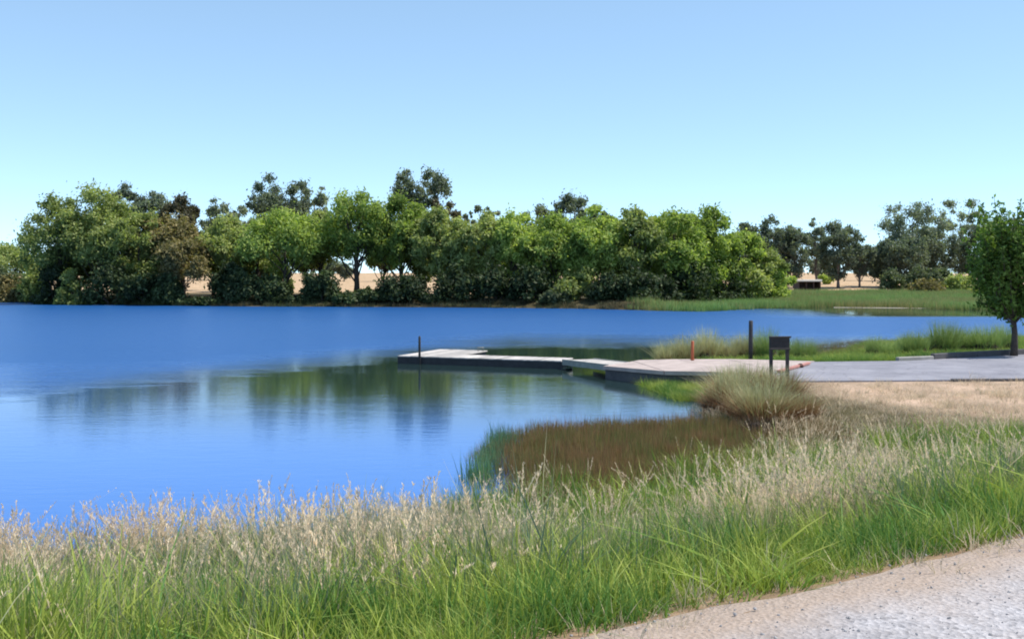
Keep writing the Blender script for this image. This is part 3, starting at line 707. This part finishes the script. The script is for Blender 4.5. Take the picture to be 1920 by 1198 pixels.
S2 = [(1550, 508, 16, 215, 'green', 'small bright shrub seen behind the shelter'), (1672, 500, 24, 172, 'pale', 'pale rounded shrub at the left of the right hand thicket'),
 (1712, 490, 30, 174, 'pale', 'largest pale shrub of the right hand thicket'), (1760, 496, 30, 172, 'pale', 'pale shrub in the middle of the right hand thicket'),
 (1730, 518, 34, 164, 'olive', 'low yellowish shrub in front of the right hand thicket'), (1800, 500, 34, 168, 'mid', 'green shrub at the right of the thicket'),
 (1855, 524, 40, 150, 'mid', 'green shrub behind the near tree trunk'), (1915, 528, 40, 140, 'mid', 'green shrub at the right edge behind the near tree')]
for a in S2: far_shrub(*a, group='shrubs behind the marsh', nl=2600)
# farther trees on the tan slope, seen through the gaps
for i, (px, ty, hw, lb) in enumerate([(612, 484, 26, 'distant dark tree on the tan slope left of the forked trunk'), (645, 490, 18, 'distant small tree on the tan slope beside the forked trunk'),
        (715, 470, 26, 'distant brown tree on the tan slope right of the forked trunk'), (820, 486, 34, 'distant tree seen through the small gap near the middle'),
        (375, 488, 34, 'distant tree above the pale gap at left'), (1640, 478, 40, 'distant tree on the field behind the right hand gums'), (1540, 480, 30, 'distant tree behind the shelter')]):
    far_tree(px, ty, hw, 262, 'brown' if i == 2 else 'eucd', 'euc', lb, name='distant_tree', group='distant trees on the tan slope', nb=14, nl=1800, size=.5, base=.2, shell=.2)

# near tree at the right edge: upright shoots, dense small leaves
def near_tree():
    rs = np.random.RandomState(77)
    x, y = 18.95, 37.6; z = 0.70
    t = thing('young_tree', 'dense upright green tree on a thin dark trunk behind the kerb at the right edge', 'tree', (x, y, z))
    H = 6.6; cent = []; rad = []; mb = MB()
    tp = [(0, 0, -.3), (0.04, 0, .7), (-.03, .02, 1.5), (.03, 0, 2.6), (0, 0, 4.0), (0.02, 0, 5.3)]
    mb.tube(tp, [.15, .105, .095, .08, .05, .02], 10)
    for k in range(84):
        a = rs.uniform(0, 6.28); f = rs.random()**1.0; z0 = 1.25 + 3.0*f; reach = (0.45+2.05*rs.random()**.6)*(1-.55*f)*(.62+.38*min(1, f*3.2))
        L = rs.uniform(.9, 1.9)*(1.15-.2*f)
        e1 = np.array([math.cos(a)*reach*.75, math.sin(a)*reach*.75, z0+reach*.35]); e2 = e1 + np.array([math.cos(a)*.28, math.sin(a)*.28, L*.85])
        e2[2] = min(e2[2], H-0.25*rs.random()-0.15*np.hypot(e2[0], e2[1]))
        mb.tube([(0, 0, max(1.0, z0-.2)), tuple(e1), tuple(e2)], [.035, .02, .006], 5, cap=False)
        for j in range(7):
            g = j/6; c_ = e1*(1-g)+e2*g + rs.normal(size=3)*.05; cent.append(c_); rad.append(rs.uniform(.2, .3)*(1.05-.6*g))
        for j in range(2):
            g = .45+.5*j; c_ = e1*g; c_[2] = z0+(e1[2]-z0)*g; cent.append(c_); rad.append(.26)
    V, F, rn = leaves(np.array(cent), np.array(rad), 16500, .09, rs, .1, 1.9, .0, 1.15, .26)
    obj('crown', mesh_np('crown', V, F, {'rnd': rn}), leaf_mat('dark glossy tree leaves', (0.06, 0.11, 0.03), (0.13, 0.22, 0.05), (0.27, 0.38, 0.09), .45, 1.2), t)
    obj('trunk', mb.mesh('trunk', True), barkm, t)
near_tree()

# ------------------------------------------------------------------ shelter on the far bank
sx0 = (1513-CX)/FPX*182; sz = zt(sx0, 182)
sh_ = thing('open_shelter', 'small open shelter with a pale flat roof and dark inside on the far bank', 'shelter', (sx0, 182, sz), 0.05)
zb = CAMZ-(526-HY)/FPX*182 - sz
cream = plain_mat('cream roof metal', (0.70, 0.66, 0.60), (0.80, 0.76, 0.70), 1, .6); brn = plain_mat('dark brown boards', (0.03, 0.02, 0.02), (0.07, 0.045, 0.04), 2, .8)
mb = MB(); mb.box((0, 0, zb-.0), (4.5, 3.2, .34)); obj('roof', mb.mesh('roof'), cream, sh_)
mb = MB(); mb.box((0, 1.3, zb/2-.1), (4.0, .12, zb)); obj('back_wall', mb.mesh('back_wall'), brn, sh_)
for sx_ in (-1.95, 1.95):
    mb = MB(); mb.box((sx_, 0, zb/2-.1), (.12, 2.4, zb)); obj('side_wall', mb.mesh('side_wall'), brn, sh_)
for sx_ in (-1.98, -.6, .75, 1.98):
    mb = MB(); mb.box((sx_, -1.4, zb/2-.1), (.16, .16, zb)); obj('post', mb.mesh('post'), brn, sh_)
mb = MB(); mb.box((0, -.9, .45), (3.2, .5, .08)); mb.box((-1.3, -.9, .2), (.1, .4, .5)); mb.box((1.3, -.9, .2), (.1, .4, .5)); obj('bench', mb.mesh('bench'), brn, sh_)
# pale sand strip at the far waterline
xs_ = np.linspace(39.5, 49.5, 24); V = []; 
for i, xx in enumerate(xs_):
    wd = .7*math.sin(math.pi*(i+.3)/24.6)+.05; yy = np.interp(xx, [39, 48, 53], [122.4, 119.6, 114]); V += [(xx, yy-wd*.5, -.03), (xx, yy+wd*.2, .04), (xx, yy+wd, -.03)]
F = [(3*i+j, 3*(i+1)+j, 3*(i+1)+j+1, 3*i+j+1) for i in range(23) for j in (0, 1)]
obj('sand_bar', mesh_np('sand_bar', V, F, smooth=True), plain_mat('pale sand', (0.22, 0.20, 0.18), (0.34, 0.31, 0.28), 1), kind='structure')

# ------------------------------------------------------------------ grass prototypes
def blades(n, rs, spread, hmin, hmax, wid, lean=.35, seg=3, curve=.5, head=0, headcol=False, upright=0.0):
    Vs = []; Fs = []; hs_ = []; rn = []; b = 0
    for _ in range(n):
        a = rs.uniform(0, 6.28); q = spread*math.sqrt(rs.random()); bx, by = math.cos(a)*q, math.sin(a)*q
        la = a + rs.normal()*1.0; ln = abs(rs.normal())*lean*(1-upright); H = rs.uniform(hmin, hmax); wd = wid*rs.uniform(.7, 1.3); fa = rs.uniform(0, 3.14)
        r = rs.random(); cu = curve*rs.uniform(.3, 1.2)*ln
        fx, fy = math.cos(fa)*wd/2, math.sin(fa)*wd/2
        def pt(t): 
            o = H*(ln*t + cu*t*t*1.2); return bx+math.cos(la)*o, by+math.sin(la)*o, H*(t - .35*cu*t*t)
        for i in range(seg+1):
            t = i/seg; x, y, z = pt(t); k = (1-t**1.6) if not head else .8
            k = max(k, .06); Vs += [(x-fx*k, y-fy*k, z), (x+fx*k, y+fy*k, z)]; hs_ += [t, t]; rn += [r, r]
        for i in range(seg): Fs.append((b+2*i, b+2*i+1, b+2*i+3, b+2*i+2))
        b += 2*(seg+1)
        for k in range(head):      # seed head spikelets
            t = 1 - .26*rs.random(); x, y, z = pt(t); aa = rs.uniform(0, 6.28); l = rs.uniform(.02, .055)*(1.25 - (t-.74)*2.0); ww = rs.uniform(.006, .012)
            ex, ey, ez = math.cos(aa)*l*.55, math.sin(aa)*l*.55, l*.8; sxx, syy = -math.sin(aa)*ww/2, math.cos(aa)*ww/2
            Vs += [(x, y, z), (x+ex*.5+sxx, y+ey*.5+syy, z+ez*.55), (x+ex, y+ey, z+ez), (x+ex*.5-sxx, y+ey*.5-syy, z+ez*.45)]
            hs_ += [1]*4; rn += [r]*4; Fs.append((b, b+1, b+2, b+3)); b += 4
    return np.array(Vs), np.array(Fs), np.array(hs_, float), np.array(rn)

def proto_coll(name, count, mat, **kw):
    cl = bpy.data.collections.new(name)
    for i in range(count):
        V, F, h_, rn = blades(rs=np.random.RandomState(len(name)*31+i), **kw)
        o = bpy.data.objects.new(name+'_tuft', mesh_np(name+'_tuft', V, F, {'h': h_, 'rnd': rn})); o.data.materials.append(mat); cl.objects.link(o)
    return cl

def scatter(name, label, P, scale, coll, ncoll, seed, tilt=.12, mat=None):
    """one stuff object: tufts instanced on points"""
    rs = np.random.RandomState(seed); n = len(P)
    me = bpy.data.meshes.new(name); me.vertices.add(n); me.vertices.foreach_set('co', P.astype(np.float32).ravel())
    rot = np.stack([rs.normal(size=n)*tilt, rs.normal(size=n)*tilt, rs.uniform(0, 6.28, n)], 1)
    a = me.attributes.new('rot', 'FLOAT_VECTOR', 'POINT'); a.data.foreach_set('vector', rot.astype(np.float32).ravel())
    a = me.attributes.new('scl', 'FLOAT', 'POINT'); a.data.foreach_set('value', scale.astype(np.float32))
    a = me.attributes.new('idx', 'INT', 'POINT'); a.data.foreach_set('value', rs.randint(0, ncoll, n).astype(np.int32))
    o = obj(name, me, mat, kind='stuff'); o['label'] = label; o['category'] = name.replace('_', ' ')
    ng = bpy.data.node_groups.new(name, 'GeometryNodeTree')
    ng.interface.new_socket('Geometry', in_out='INPUT', socket_type='NodeSocketGeometry')
    ng.interface.new_socket('Geometry', in_out='OUTPUT', socket_type='NodeSocketGeometry')
    N = ng.nodes; L = ng.links
    gi = N.new('NodeGroupInput'); go = N.new('NodeGroupOutput'); ci = N.new('GeometryNodeCollectionInfo')
    ci.inputs['Collection'].default_value = coll; ci.inputs['Separate Children'].default_value = True; ci.inputs['Reset Children'].default_value = True
    ip = N.new('GeometryNodeInstanceOnPoints'); L.new(gi.outputs[0], ip.inputs['Points']); L.new(ci.outputs[0], ip.inputs['Instance'])
    ip.inputs['Pick Instance'].default_value = True
    def na(nm, ty):
        q = N.new('GeometryNodeInputNamedAttribute'); q.data_type = ty; q.inputs['Name'].default_value = nm; return q.outputs[0]
    L.new(na('idx', 'INT'), ip.inputs['Instance Index']); L.new(na('scl', 'FLOAT'), ip.inputs['Scale'])
    er = N.new('FunctionNodeEulerToRotation'); L.new(na('rot', 'FLOAT_VECTOR'), er.inputs[0]); L.new(er.outputs[0], ip.inputs['Rotation'])
    L.new(ip.outputs[0], go.inputs[0])
    md = o.modifiers.new('scatter', 'NODES'); md.node_group = ng
    return o

def pts_in(x0, x1, y0, y1, dens, fn, seed):
    """random points, density per m2 times fn(x,y,shore,road) in 0..1, only where the view (with a margin) can reach"""
    rs = np.random.RandomState(seed); n = int((x1-x0)*(y1-y0)*dens)
    x = rs.uniform(x0, x1, n); y = rs.uniform(y0, y1, n)
    k = np.abs(x) < 0.62*y + 2.2; x, y = x[k], y[k]
    s = shore(x, y); t = road_t(x, y); k = rs.random(len(x)) < fn(x, y, s, t)
    x, y = x[k], y[k]; z = zterr(x, y)
    return np.stack([x, y, z-0.02], 1), s[k], t[k]
def park_d(x, y):
    inp = inside(x, y, PARK) | inside(x, y, RAMP); d = np.minimum(seg_dist(x, y, PARK), seg_dist(x, y, RAMP)); return np.where(inp, -d, d)
def patch(x, y, sc, ph): return wob(x+ph, y-ph*.7, sc)*.5+.5

GM = {  # lush and tall: base tones darkened to put shade between blades
 'lush': grass_mat('lush green grass blades', (0.13, 0.13, 0.045), (0.27, 0.37, 0.035), (0.45, 0.50, 0.12), (0.10, 0.22, 0.045), .38, .9),
 'tall': grass_mat('tall green grass blades', (0.14, 0.12, 0.06), (0.24, 0.25, 0.10), (0.56, 0.48, 0.30), (0.13, 0.20, 0.13), .36, .7),
 'tan':  grass_mat('dry seeding grass', (0.24, 0.24, 0.09), (0.52, 0.44, 0.25), (0.82, 0.68, 0.50), (0.70, 0.56, 0.40), .45),
 'reed': grass_mat('red brown spike rush', (0.15, 0.11, 0.045), (0.25, 0.16, 0.065), (0.35, 0.20, 0.11), (0.17, 0.19, 0.06), .36, 1.3),
 'sedge': grass_mat('dark green sedge', (0.07, 0.11, 0.04), (0.11, 0.23, 0.08), (0.18, 0.31, 0.12), (0.09, 0.20, 0.10)),
 'short': grass_mat('short straw grass', (0.46, 0.35, 0.25), (0.68, 0.53, 0.40), (0.84, 0.68, 0.52), (0.56, 0.47, 0.32), .38, .25),
 'tuss': grass_mat('tussock grass', (0.10, 0.045, 0.028), (0.33, 0.25, 0.12), (0.66, 0.66, 0.38), (0.36, 0.36, 0.16), .3, 3.0),
 'marsh': grass_mat('green marsh rush', (0.12, 0.17, 0.05), (0.18, 0.31, 0.085), (0.27, 0.42, 0.13), (0.32, 0.30, 0.12), .4, .06),
}
pc_l = proto_coll('lush_grass', 5, GM['lush'], n=40, spread=.17, hmin=.12, hmax=.40, wid=.0115, lean=.46, curve=1.0)
pc_t = proto_coll('tall_grass', 5, GM['tall'], n=34, spread=.18, hmin=.28, hmax=.62, wid=.0065, lean=.28, curve=.8)
pc_d = proto_coll('dry_grass', 8, GM['tan'], n=12, spread=.18, hmin=.40, hmax=.88, wid=.0050, lean=.26, seg=4, curve=1.0, head=22)
pc_r = proto_coll('rush', 4, GM['reed'], n=30, spread=.24, hmin=.16, hmax=.36, wid=.008, lean=.10, curve=.3)
pc_s = proto_coll('sedge', 4, GM['sedge'], n=26, spread=.16, hmin=.25, hmax=.62, wid=.011, lean=.13, curve=.4)
pc_h = proto_coll('short_grass', 4, GM['short'], n=36, spread=.24, hmin=.06, hmax=.22, wid=.008, lean=.45, curve=.8)
pc_m = proto_coll('marsh_rush', 4, GM['marsh'], n=60, spread=.9, hmin=.35, hmax=.9, wid=.05, lean=.12, curve=.4, seg=2)

bare = lambda x, y: 1-.93*smooth((x-5.6)/2.2)*smooth((y-14.5)/3)
fb = lambda x, y, s, t: (s > -.15)*(t > .12+.25*patch(x, y, 5, 3))*(park_d(x, y) > .25)
P, s, t = pts_in(-12, 16, 1.5, 20, 62, lambda x, y, s, t: fb(x, y, s, t)*np.clip(1.3-(t-1.0)/3.2, .12, 1)*np.clip(.35+patch(x, y, 2, 1), .4, 1), 11)
scatter('green_grass', 'lush bright green grass on the bank beside the gravel road', P, (.55+.75*smooth(t/1.5)*(0.5+.9*np.random.RandomState(1).random(len(P))))*(.62+.65*patch(P[:, 0], P[:, 1], 6, 2)), pc_l, 5, 21, .15)
P, s, t = pts_in(-12, 18, 2.5, 27, 40, lambda x, y, s, t: fb(x, y, s, t)*smooth((t-.8)/1.6)*np.clip(.3+patch(x, y, 1.7, 9), .3, 1)*np.clip(1.5-(y-12)/16, .12, 1)*bare(x, y), 12)
lowr = lambda P: (1-.5*np.exp(-((P[:, 0]-2.6)/3.0)**4)*smooth((P[:, 1]-7)/6))*(1-.42*smooth((P[:, 1]+P[:, 0]*.35-9)/6)*smooth((P[:, 0]+3)/3))*(1-.45*smooth((P[:, 0]-5)/4)*smooth((P[:, 1]-13)/5))
scatter('tall_grass', 'tall blue green and olive grass covering the bank down to the lake', P, (.5+.8*np.random.RandomState(2).random(len(P)))*(.62+.7*patch(P[:, 0], P[:, 1], 5, 8))*lowr(P), pc_t, 5, 22, .12)
P, s, t = pts_in(-12, 18, 3.5, 26, 40, lambda x, y, s, t: fb(x, y, s, t)*smooth((t-1.3)/1.8)*(.3+.75*smooth((2.4-s)/1.5)+.7*smooth((x-.5)/2)*smooth((t-2)/1.5))*np.clip(3.2*(patch(x, y, 4.5, 4)-.36+.16*smooth((x-1)/3)), .10, 1)*np.clip(1.6-(y-12)/14, .1, 1)*bare(x, y), 13)
scatter('dry_seeding_grass', 'dry tan grass with feathery seed heads standing above the green bank', P, (.55+.75*np.random.RandomState(3).random(len(P))**1.5)*lowr(P)*(.95+.05*smooth(P[:, 0]/2)), pc_d, 8, 23, .12)
P, s, t = pts_in(-6, 14, 2, 12, 55, lambda x, y, s, t: (t > -.12)*(t < .75)*np.clip(2.2*(patch(x, y, 6, 1)-.3), .05, 1), 51)
scatter('dry_litter_grass', 'dead flattened straw and low tufts along the dirt edge of the gravel road', P, .35+.6*np.random.RandomState(13).random(len(P)), pc_h, 4, 52, .35)
pc_p = proto_coll('pale_stalk', 6, GM['tan'], n=3, spread=.12, hmin=.75, hmax=1.12, wid=.0075, lean=.26, seg=5, curve=1.1, head=34)
P, s, t = pts_in(-12, 18, 3.5, 24, 4.2, lambda x, y, s, t: fb(x, y, s, t)*smooth((t-.9)/1.2)*np.clip(2.5*(patch(x, y, 3.1, 7)-.3), .12, 1)*np.clip(1.6-(y-8)/12, .1, 1), 53)
scatter('tall_pale_stalks', 'scattered tall bleached stalks with feathery heads rising over the bank grass', P, (.72+.42*np.random.RandomState(14).random(len(P)))*(.84+.12*smooth((P[:, 0]-0)/2))*(1-.4*(1-lowr(P))), pc_p, 6, 54, .14)
pc_w = proto_coll('weed', 4, GM['lush'], n=16, spread=.10, hmin=.10, hmax=.30, wid=.028, lean=.8, seg=4, curve=1.2)
P, s, t = pts_in(-8, 14, 2, 14, 5, lambda x, y, s, t: fb(x, y, s, t)*(t < 4)*np.clip(2.5*(patch(x, y, 4.1, 3)-.35), .05, 1), 55)
scatter('broad_weeds', 'broad leaved green weeds among the grass beside the gravel road', P, .6+.8*np.random.RandomState(15).random(len(P)), pc_w, 4, 56, .15)
# red brown rush bed standing in the shallows
P, s, t = pts_in(-2, 9, 14, 26, 48, lambda x, y, s, t: (inside(x, y, RB)*1.0)*(s < 1.2)*np.clip(.55+seg_dist(x, y, RB)*.5, 0, 1), 14)
P[:, 2] = np.maximum(P[:, 2], -.1)
scatter('rush_bed', 'flat red brown bed of rushes standing in the shallow water', P, .55+.8*np.random.RandomState(4).random(len(P))**1.6, pc_r, 4, 24, .06)
P, s, t = pts_in(-2.2, 3, 14, 25, 30, lambda x, y, s, t: np.exp(-((x+.5-(y-18)*.09)/.24)**2)*(y > 16.6)*(y < 21.6)*.7*(s < .6), 15)
P[:, 2] = np.maximum(P[:, 2], -.12)
scatter('green_reeds', 'upright dark green reeds at the left tip of the rush bed', P, .7+.5*np.random.RandomState(5).random(len(P)), pc_s, 4, 25, .05)
P, s, t = pts_in(4.0, 6.8, 28.4, 33.6, 95, lambda x, y, s, t: (s < .5)*smooth((x-4.35+(y-31)*.12)/.5)*(park_d(x, y) > .1)*1.0, 16)
P[:, 2] = np.maximum(P[:, 2], -.08)
scatter('water_grass', 'bright green grass growing from the water in front of the landing', P, .75+.5*np.random.RandomState(6).random(len(P)), pc_l, 5, 26, .05)
P, s, t = pts_in(4.5, 24, 12, 30, 10, lambda x, y, s, t: (s > .1)*(park_d(x, y) > .02)*smooth((y-14)/6)*smooth((14.6+(28-y)*.3-x)/3+.3)*np.clip(.3+patch(x, y, 2, 2), .3, 1), 17)
scatter('straw_grass', 'short straw coloured grass in front of the car park', P, .6+.7*np.random.RandomState(7).random(len(P)), pc_h, 4, 27, .2)
P, s, t = pts_in(4.5, 34, 35, 58, 16, lambda x, y, s, t: (s > -.3)*(park_d(x, y) > .25)*1.0, 18)
scatter('verge_grass', 'green grass on the low point of land behind the car park', P, .5+.5*np.random.RandomState(8).random(len(P)), pc_l, 5, 28, .1)
P, s, t = pts_in(12, 24, 43, 56, 12, lambda x, y, s, t: (s > -2.2)*(s < 1.4)*(x > 13)*1.0, 19); P[:, 2] = np.maximum(P[:, 2], -.1)
scatter('shore_rushes', 'red brown rushes at the water behind the green verge', P, .6+.4*np.random.RandomState(9).random(len(P)), pc_r, 4, 29, .06)
P, s, t = pts_in(10, 75, 103, 172, 1.9, lambda x, y, s, t: (s > -.6)*(s < 60)*smooth((x-13)/4)*1.0, 20); P[:, 2] = np.maximum(P[:, 2], -.1)
scatter('marsh_reeds', 'wide green bed of marsh reeds across the lake on the right', P, .7+.6*np.random.RandomState(10).random(len(P)), pc_m, 4, 30, .05)
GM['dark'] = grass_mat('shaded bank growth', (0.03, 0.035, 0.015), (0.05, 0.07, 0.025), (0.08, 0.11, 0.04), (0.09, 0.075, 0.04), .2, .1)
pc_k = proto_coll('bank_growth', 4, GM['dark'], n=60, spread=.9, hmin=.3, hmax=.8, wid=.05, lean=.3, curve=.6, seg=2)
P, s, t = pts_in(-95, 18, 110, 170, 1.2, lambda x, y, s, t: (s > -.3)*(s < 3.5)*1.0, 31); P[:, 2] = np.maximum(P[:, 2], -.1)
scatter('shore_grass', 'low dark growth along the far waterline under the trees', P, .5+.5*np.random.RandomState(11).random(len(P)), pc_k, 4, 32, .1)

# tussocks: each one a plant of its own
def tussock_mesh(seed, n, H, Rr, wid):
    rs = np.random.RandomState(seed); V, F, h_, rn = blades(n, rs, Rr, H*.45, H, wid, lean=.21, seg=5, curve=1.5)
    return mesh_np('tussock', V, F, {'h': h_, 'rnd': rn})
tm = [tussock_mesh(1, 900, 1.15, .30, .013), tussock_mesh(2, 800, .95, .30, .013), tussock_mesh(3, 900, .8, .36, .014)]
tgm = grass_mat('green clump grass', (0.10, 0.12, 0.04), (0.22, 0.32, 0.08), (0.42, 0.50, 0.18), (0.18, 0.27, 0.08), .3, 1.5)
tmg = [m_.copy() for m_ in tm]
deadm = grass_mat('dead golden brown blades', (0.07, 0.035, 0.02), (0.26, 0.13, 0.06), (0.46, 0.29, 0.15), (0.20, 0.10, 0.05), .3, 3.0)
def dead_mesh(seed):
    V, F, h_, rn = blades(900, np.random.RandomState(seed), .42, .35, .82, .013, lean=.30, seg=4, curve=1.5)
    me = mesh_np('dead_blades', V, F, {'h': h_, 'rnd': rn}); me.materials.append(deadm); return me
dms = [dead_mesh(61), dead_mesh(62)]
for m_ in tm: m_.materials.append(GM['tuss'])
for m_ in tmg: m_.materials.append(tgm)
thatch = rock_mesh(8, .55, 3); thm = plain_mat('matted dead thatch', (0.012, 0.009, 0.006), (0.05, 0.032, 0.02), 9, .95, .9, .03, 40)  # added dark blob, painted in for self-shadow among the blades
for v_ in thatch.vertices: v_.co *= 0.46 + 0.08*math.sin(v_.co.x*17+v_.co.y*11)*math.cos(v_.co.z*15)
def tuss(px, py, z, mi, sc, label, green=False, group='grass tussocks near the landing', rot=0, sy=None):
    x, y = at(px, py, z); o = obj('grass_tussock', (tmg if green else tm)[mi], None, None, (x, y, max(zt(x, y), -.05)-.04)); o.rotation_euler = (0, 0, rot)
    o.scale = (sc, sc, sc*(sy or 1)); tag(o, label, 'grass tussock', group)
    if not green and group == 'grass tussocks near the landing': obj('dead_blades', dms[int(px) % 2], None, o)
    th = obj('thatch', thatch, thm, o, (0, 0, 0)); th.scale = (1, 1, 1.2)  # added dark core standing in for self-shadow among the blades
    return o
tuss(1372, 768, .15, 0, 1.2, 'big tan tussock leaning over the water right of the rush bed, at its left')
tuss(1430, 790, .15, 0, 1.2, 'biggest tussock with a black hollow at its foot at the end of the rush bed', rot=2)
tuss(1405, 752, .2, 1, 1.35, 'tan green tussock behind the biggest one in front of the landing', rot=4)
tuss(1402, 778, .15, 1, 1.0, 'tan tussock between the left and the biggest one at the end of the rush bed', rot=6)
tuss(1455, 760, .2, 1, 1.25, 'pale green tussock behind the right flank of the biggest one', rot=7)
tuss(1500, 772, .3, 2, .9, 'low straw tussock at the right end of the cluster by the signboard legs', rot=8)
dk = tuss(1430, 812, .1, 2, .95, 'near black dead clump added as shade in the hollow at the foot of the biggest tussock', rot=2)  # added clump; its near-black colours stand in for shade
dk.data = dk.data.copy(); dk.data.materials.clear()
dk.data.materials.append(grass_mat('blackened dead blades standing in for shade', (0.012, 0.010, 0.008), (0.03, 0.022, 0.014), (0.09, 0.06, 0.035), (0.03, 0.02, 0.012), .1, 3.0))  # near-black blade colours stand in for shade in the hollow
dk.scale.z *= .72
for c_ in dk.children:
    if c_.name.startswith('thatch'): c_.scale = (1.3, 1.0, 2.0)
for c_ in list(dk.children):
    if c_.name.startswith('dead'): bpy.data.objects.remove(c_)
tuss(1345, 772, .05, 1, .85, 'brown low tussock at the waterside edge of the big tussocks', rot=1)
tuss(1478, 782, .2, 1, .9, 'reddish tussock on the right flank of the biggest one', rot=3)
tuss(1378, 735, .3, 1, 1.2, 'pale tussock at the back of the cluster by the landing corner', rot=5)
for i, (px, py, mi, sc, gr, lb) in enumerate([
  (1252, 674, 1, .95, False, 'round tan tussock at the tip of land behind the landing'), (1285, 674, 1, .9, False, 'tan tussock between the tip of land and the orange post'),
  (1325, 671, 1, .9, False, 'pale tussock just right of the orange post'), (1362, 669, 1, .95, False, 'tan green tussock left of the tall dark post'),
  (1398, 668, 1, .9, False, 'tussock right behind the tall dark post'), (1435, 670, 1, .85, True, 'green tussock between the tall dark post and the signboard'),
  (1478, 668, 1, .85, True, 'yellow green tussock seen right of the signboard'), (1510, 672, 2, .8, True, 'low green tussock ending the row behind the landing'),
  (1640, 660, 2, .7, True, 'small dark green clump left of the round ones behind the car park'), (1668, 662, 2, .8, True, 'yellow green low clump behind the car park'),
  (1715, 662, 2, .95, True, 'round dark green clump behind the start of the kerb'), (1772, 660, 2, 1.1, True, 'leafy clump left of the tallest one by the near tree'),
  (1818, 658, 1, 1.05, True, 'tallest yellow green clump left of the near tree'), (1850, 660, 2, 1.1, True, 'dark green clump between the tallest one and the tree trunk'),
  (1885, 656, 2, .9, True, 'low clump at the foot of the near tree'), (1795, 645, 1, 1.0, True, 'back clump at the inlet edge left of the near tree'), (1700, 650, 2, .7, True, 'low clump at the inlet edge behind the round dark one')]):
    tuss(px, py, .4, mi, sc*1.3, lb, gr, 'grass tussocks behind the landing and car park', rot=i*1.3, sy=1.0+.25*((i*7) % 3))

# loose stones on the gravel road
cl = bpy.data.collections.new('gravel_stones')
stm = plain_mat('gravel stones', (0.17, 0.165, 0.175), (0.38, 0.37, 0.385), 25, .9, .2, .002, 200)
for i in range(4):
    o = bpy.data.objects.new('stone', rock_mesh(20+i, .6, 1)); o.data.materials.append(stm); o.scale = (1, 1, 1); cl.objects.link(o)
P, s, t = pts_in(-2, 9, 1.5, 9, 420, lambda x, y, s, t: (t < .35)*(t > -4.5)*np.clip(patch(x, y, 4, 5)*.9, .12, 1), 41)
P[:, 2] = np.maximum(zterr(P[:, 0], P[:, 1]), 1.70)+.014
rr = np.random.RandomState(12); scatter('gravel', 'loose pale gravel stones lying on the road', P, .003+.009*rr.random(len(P))**3, cl, 4, 42, .6)
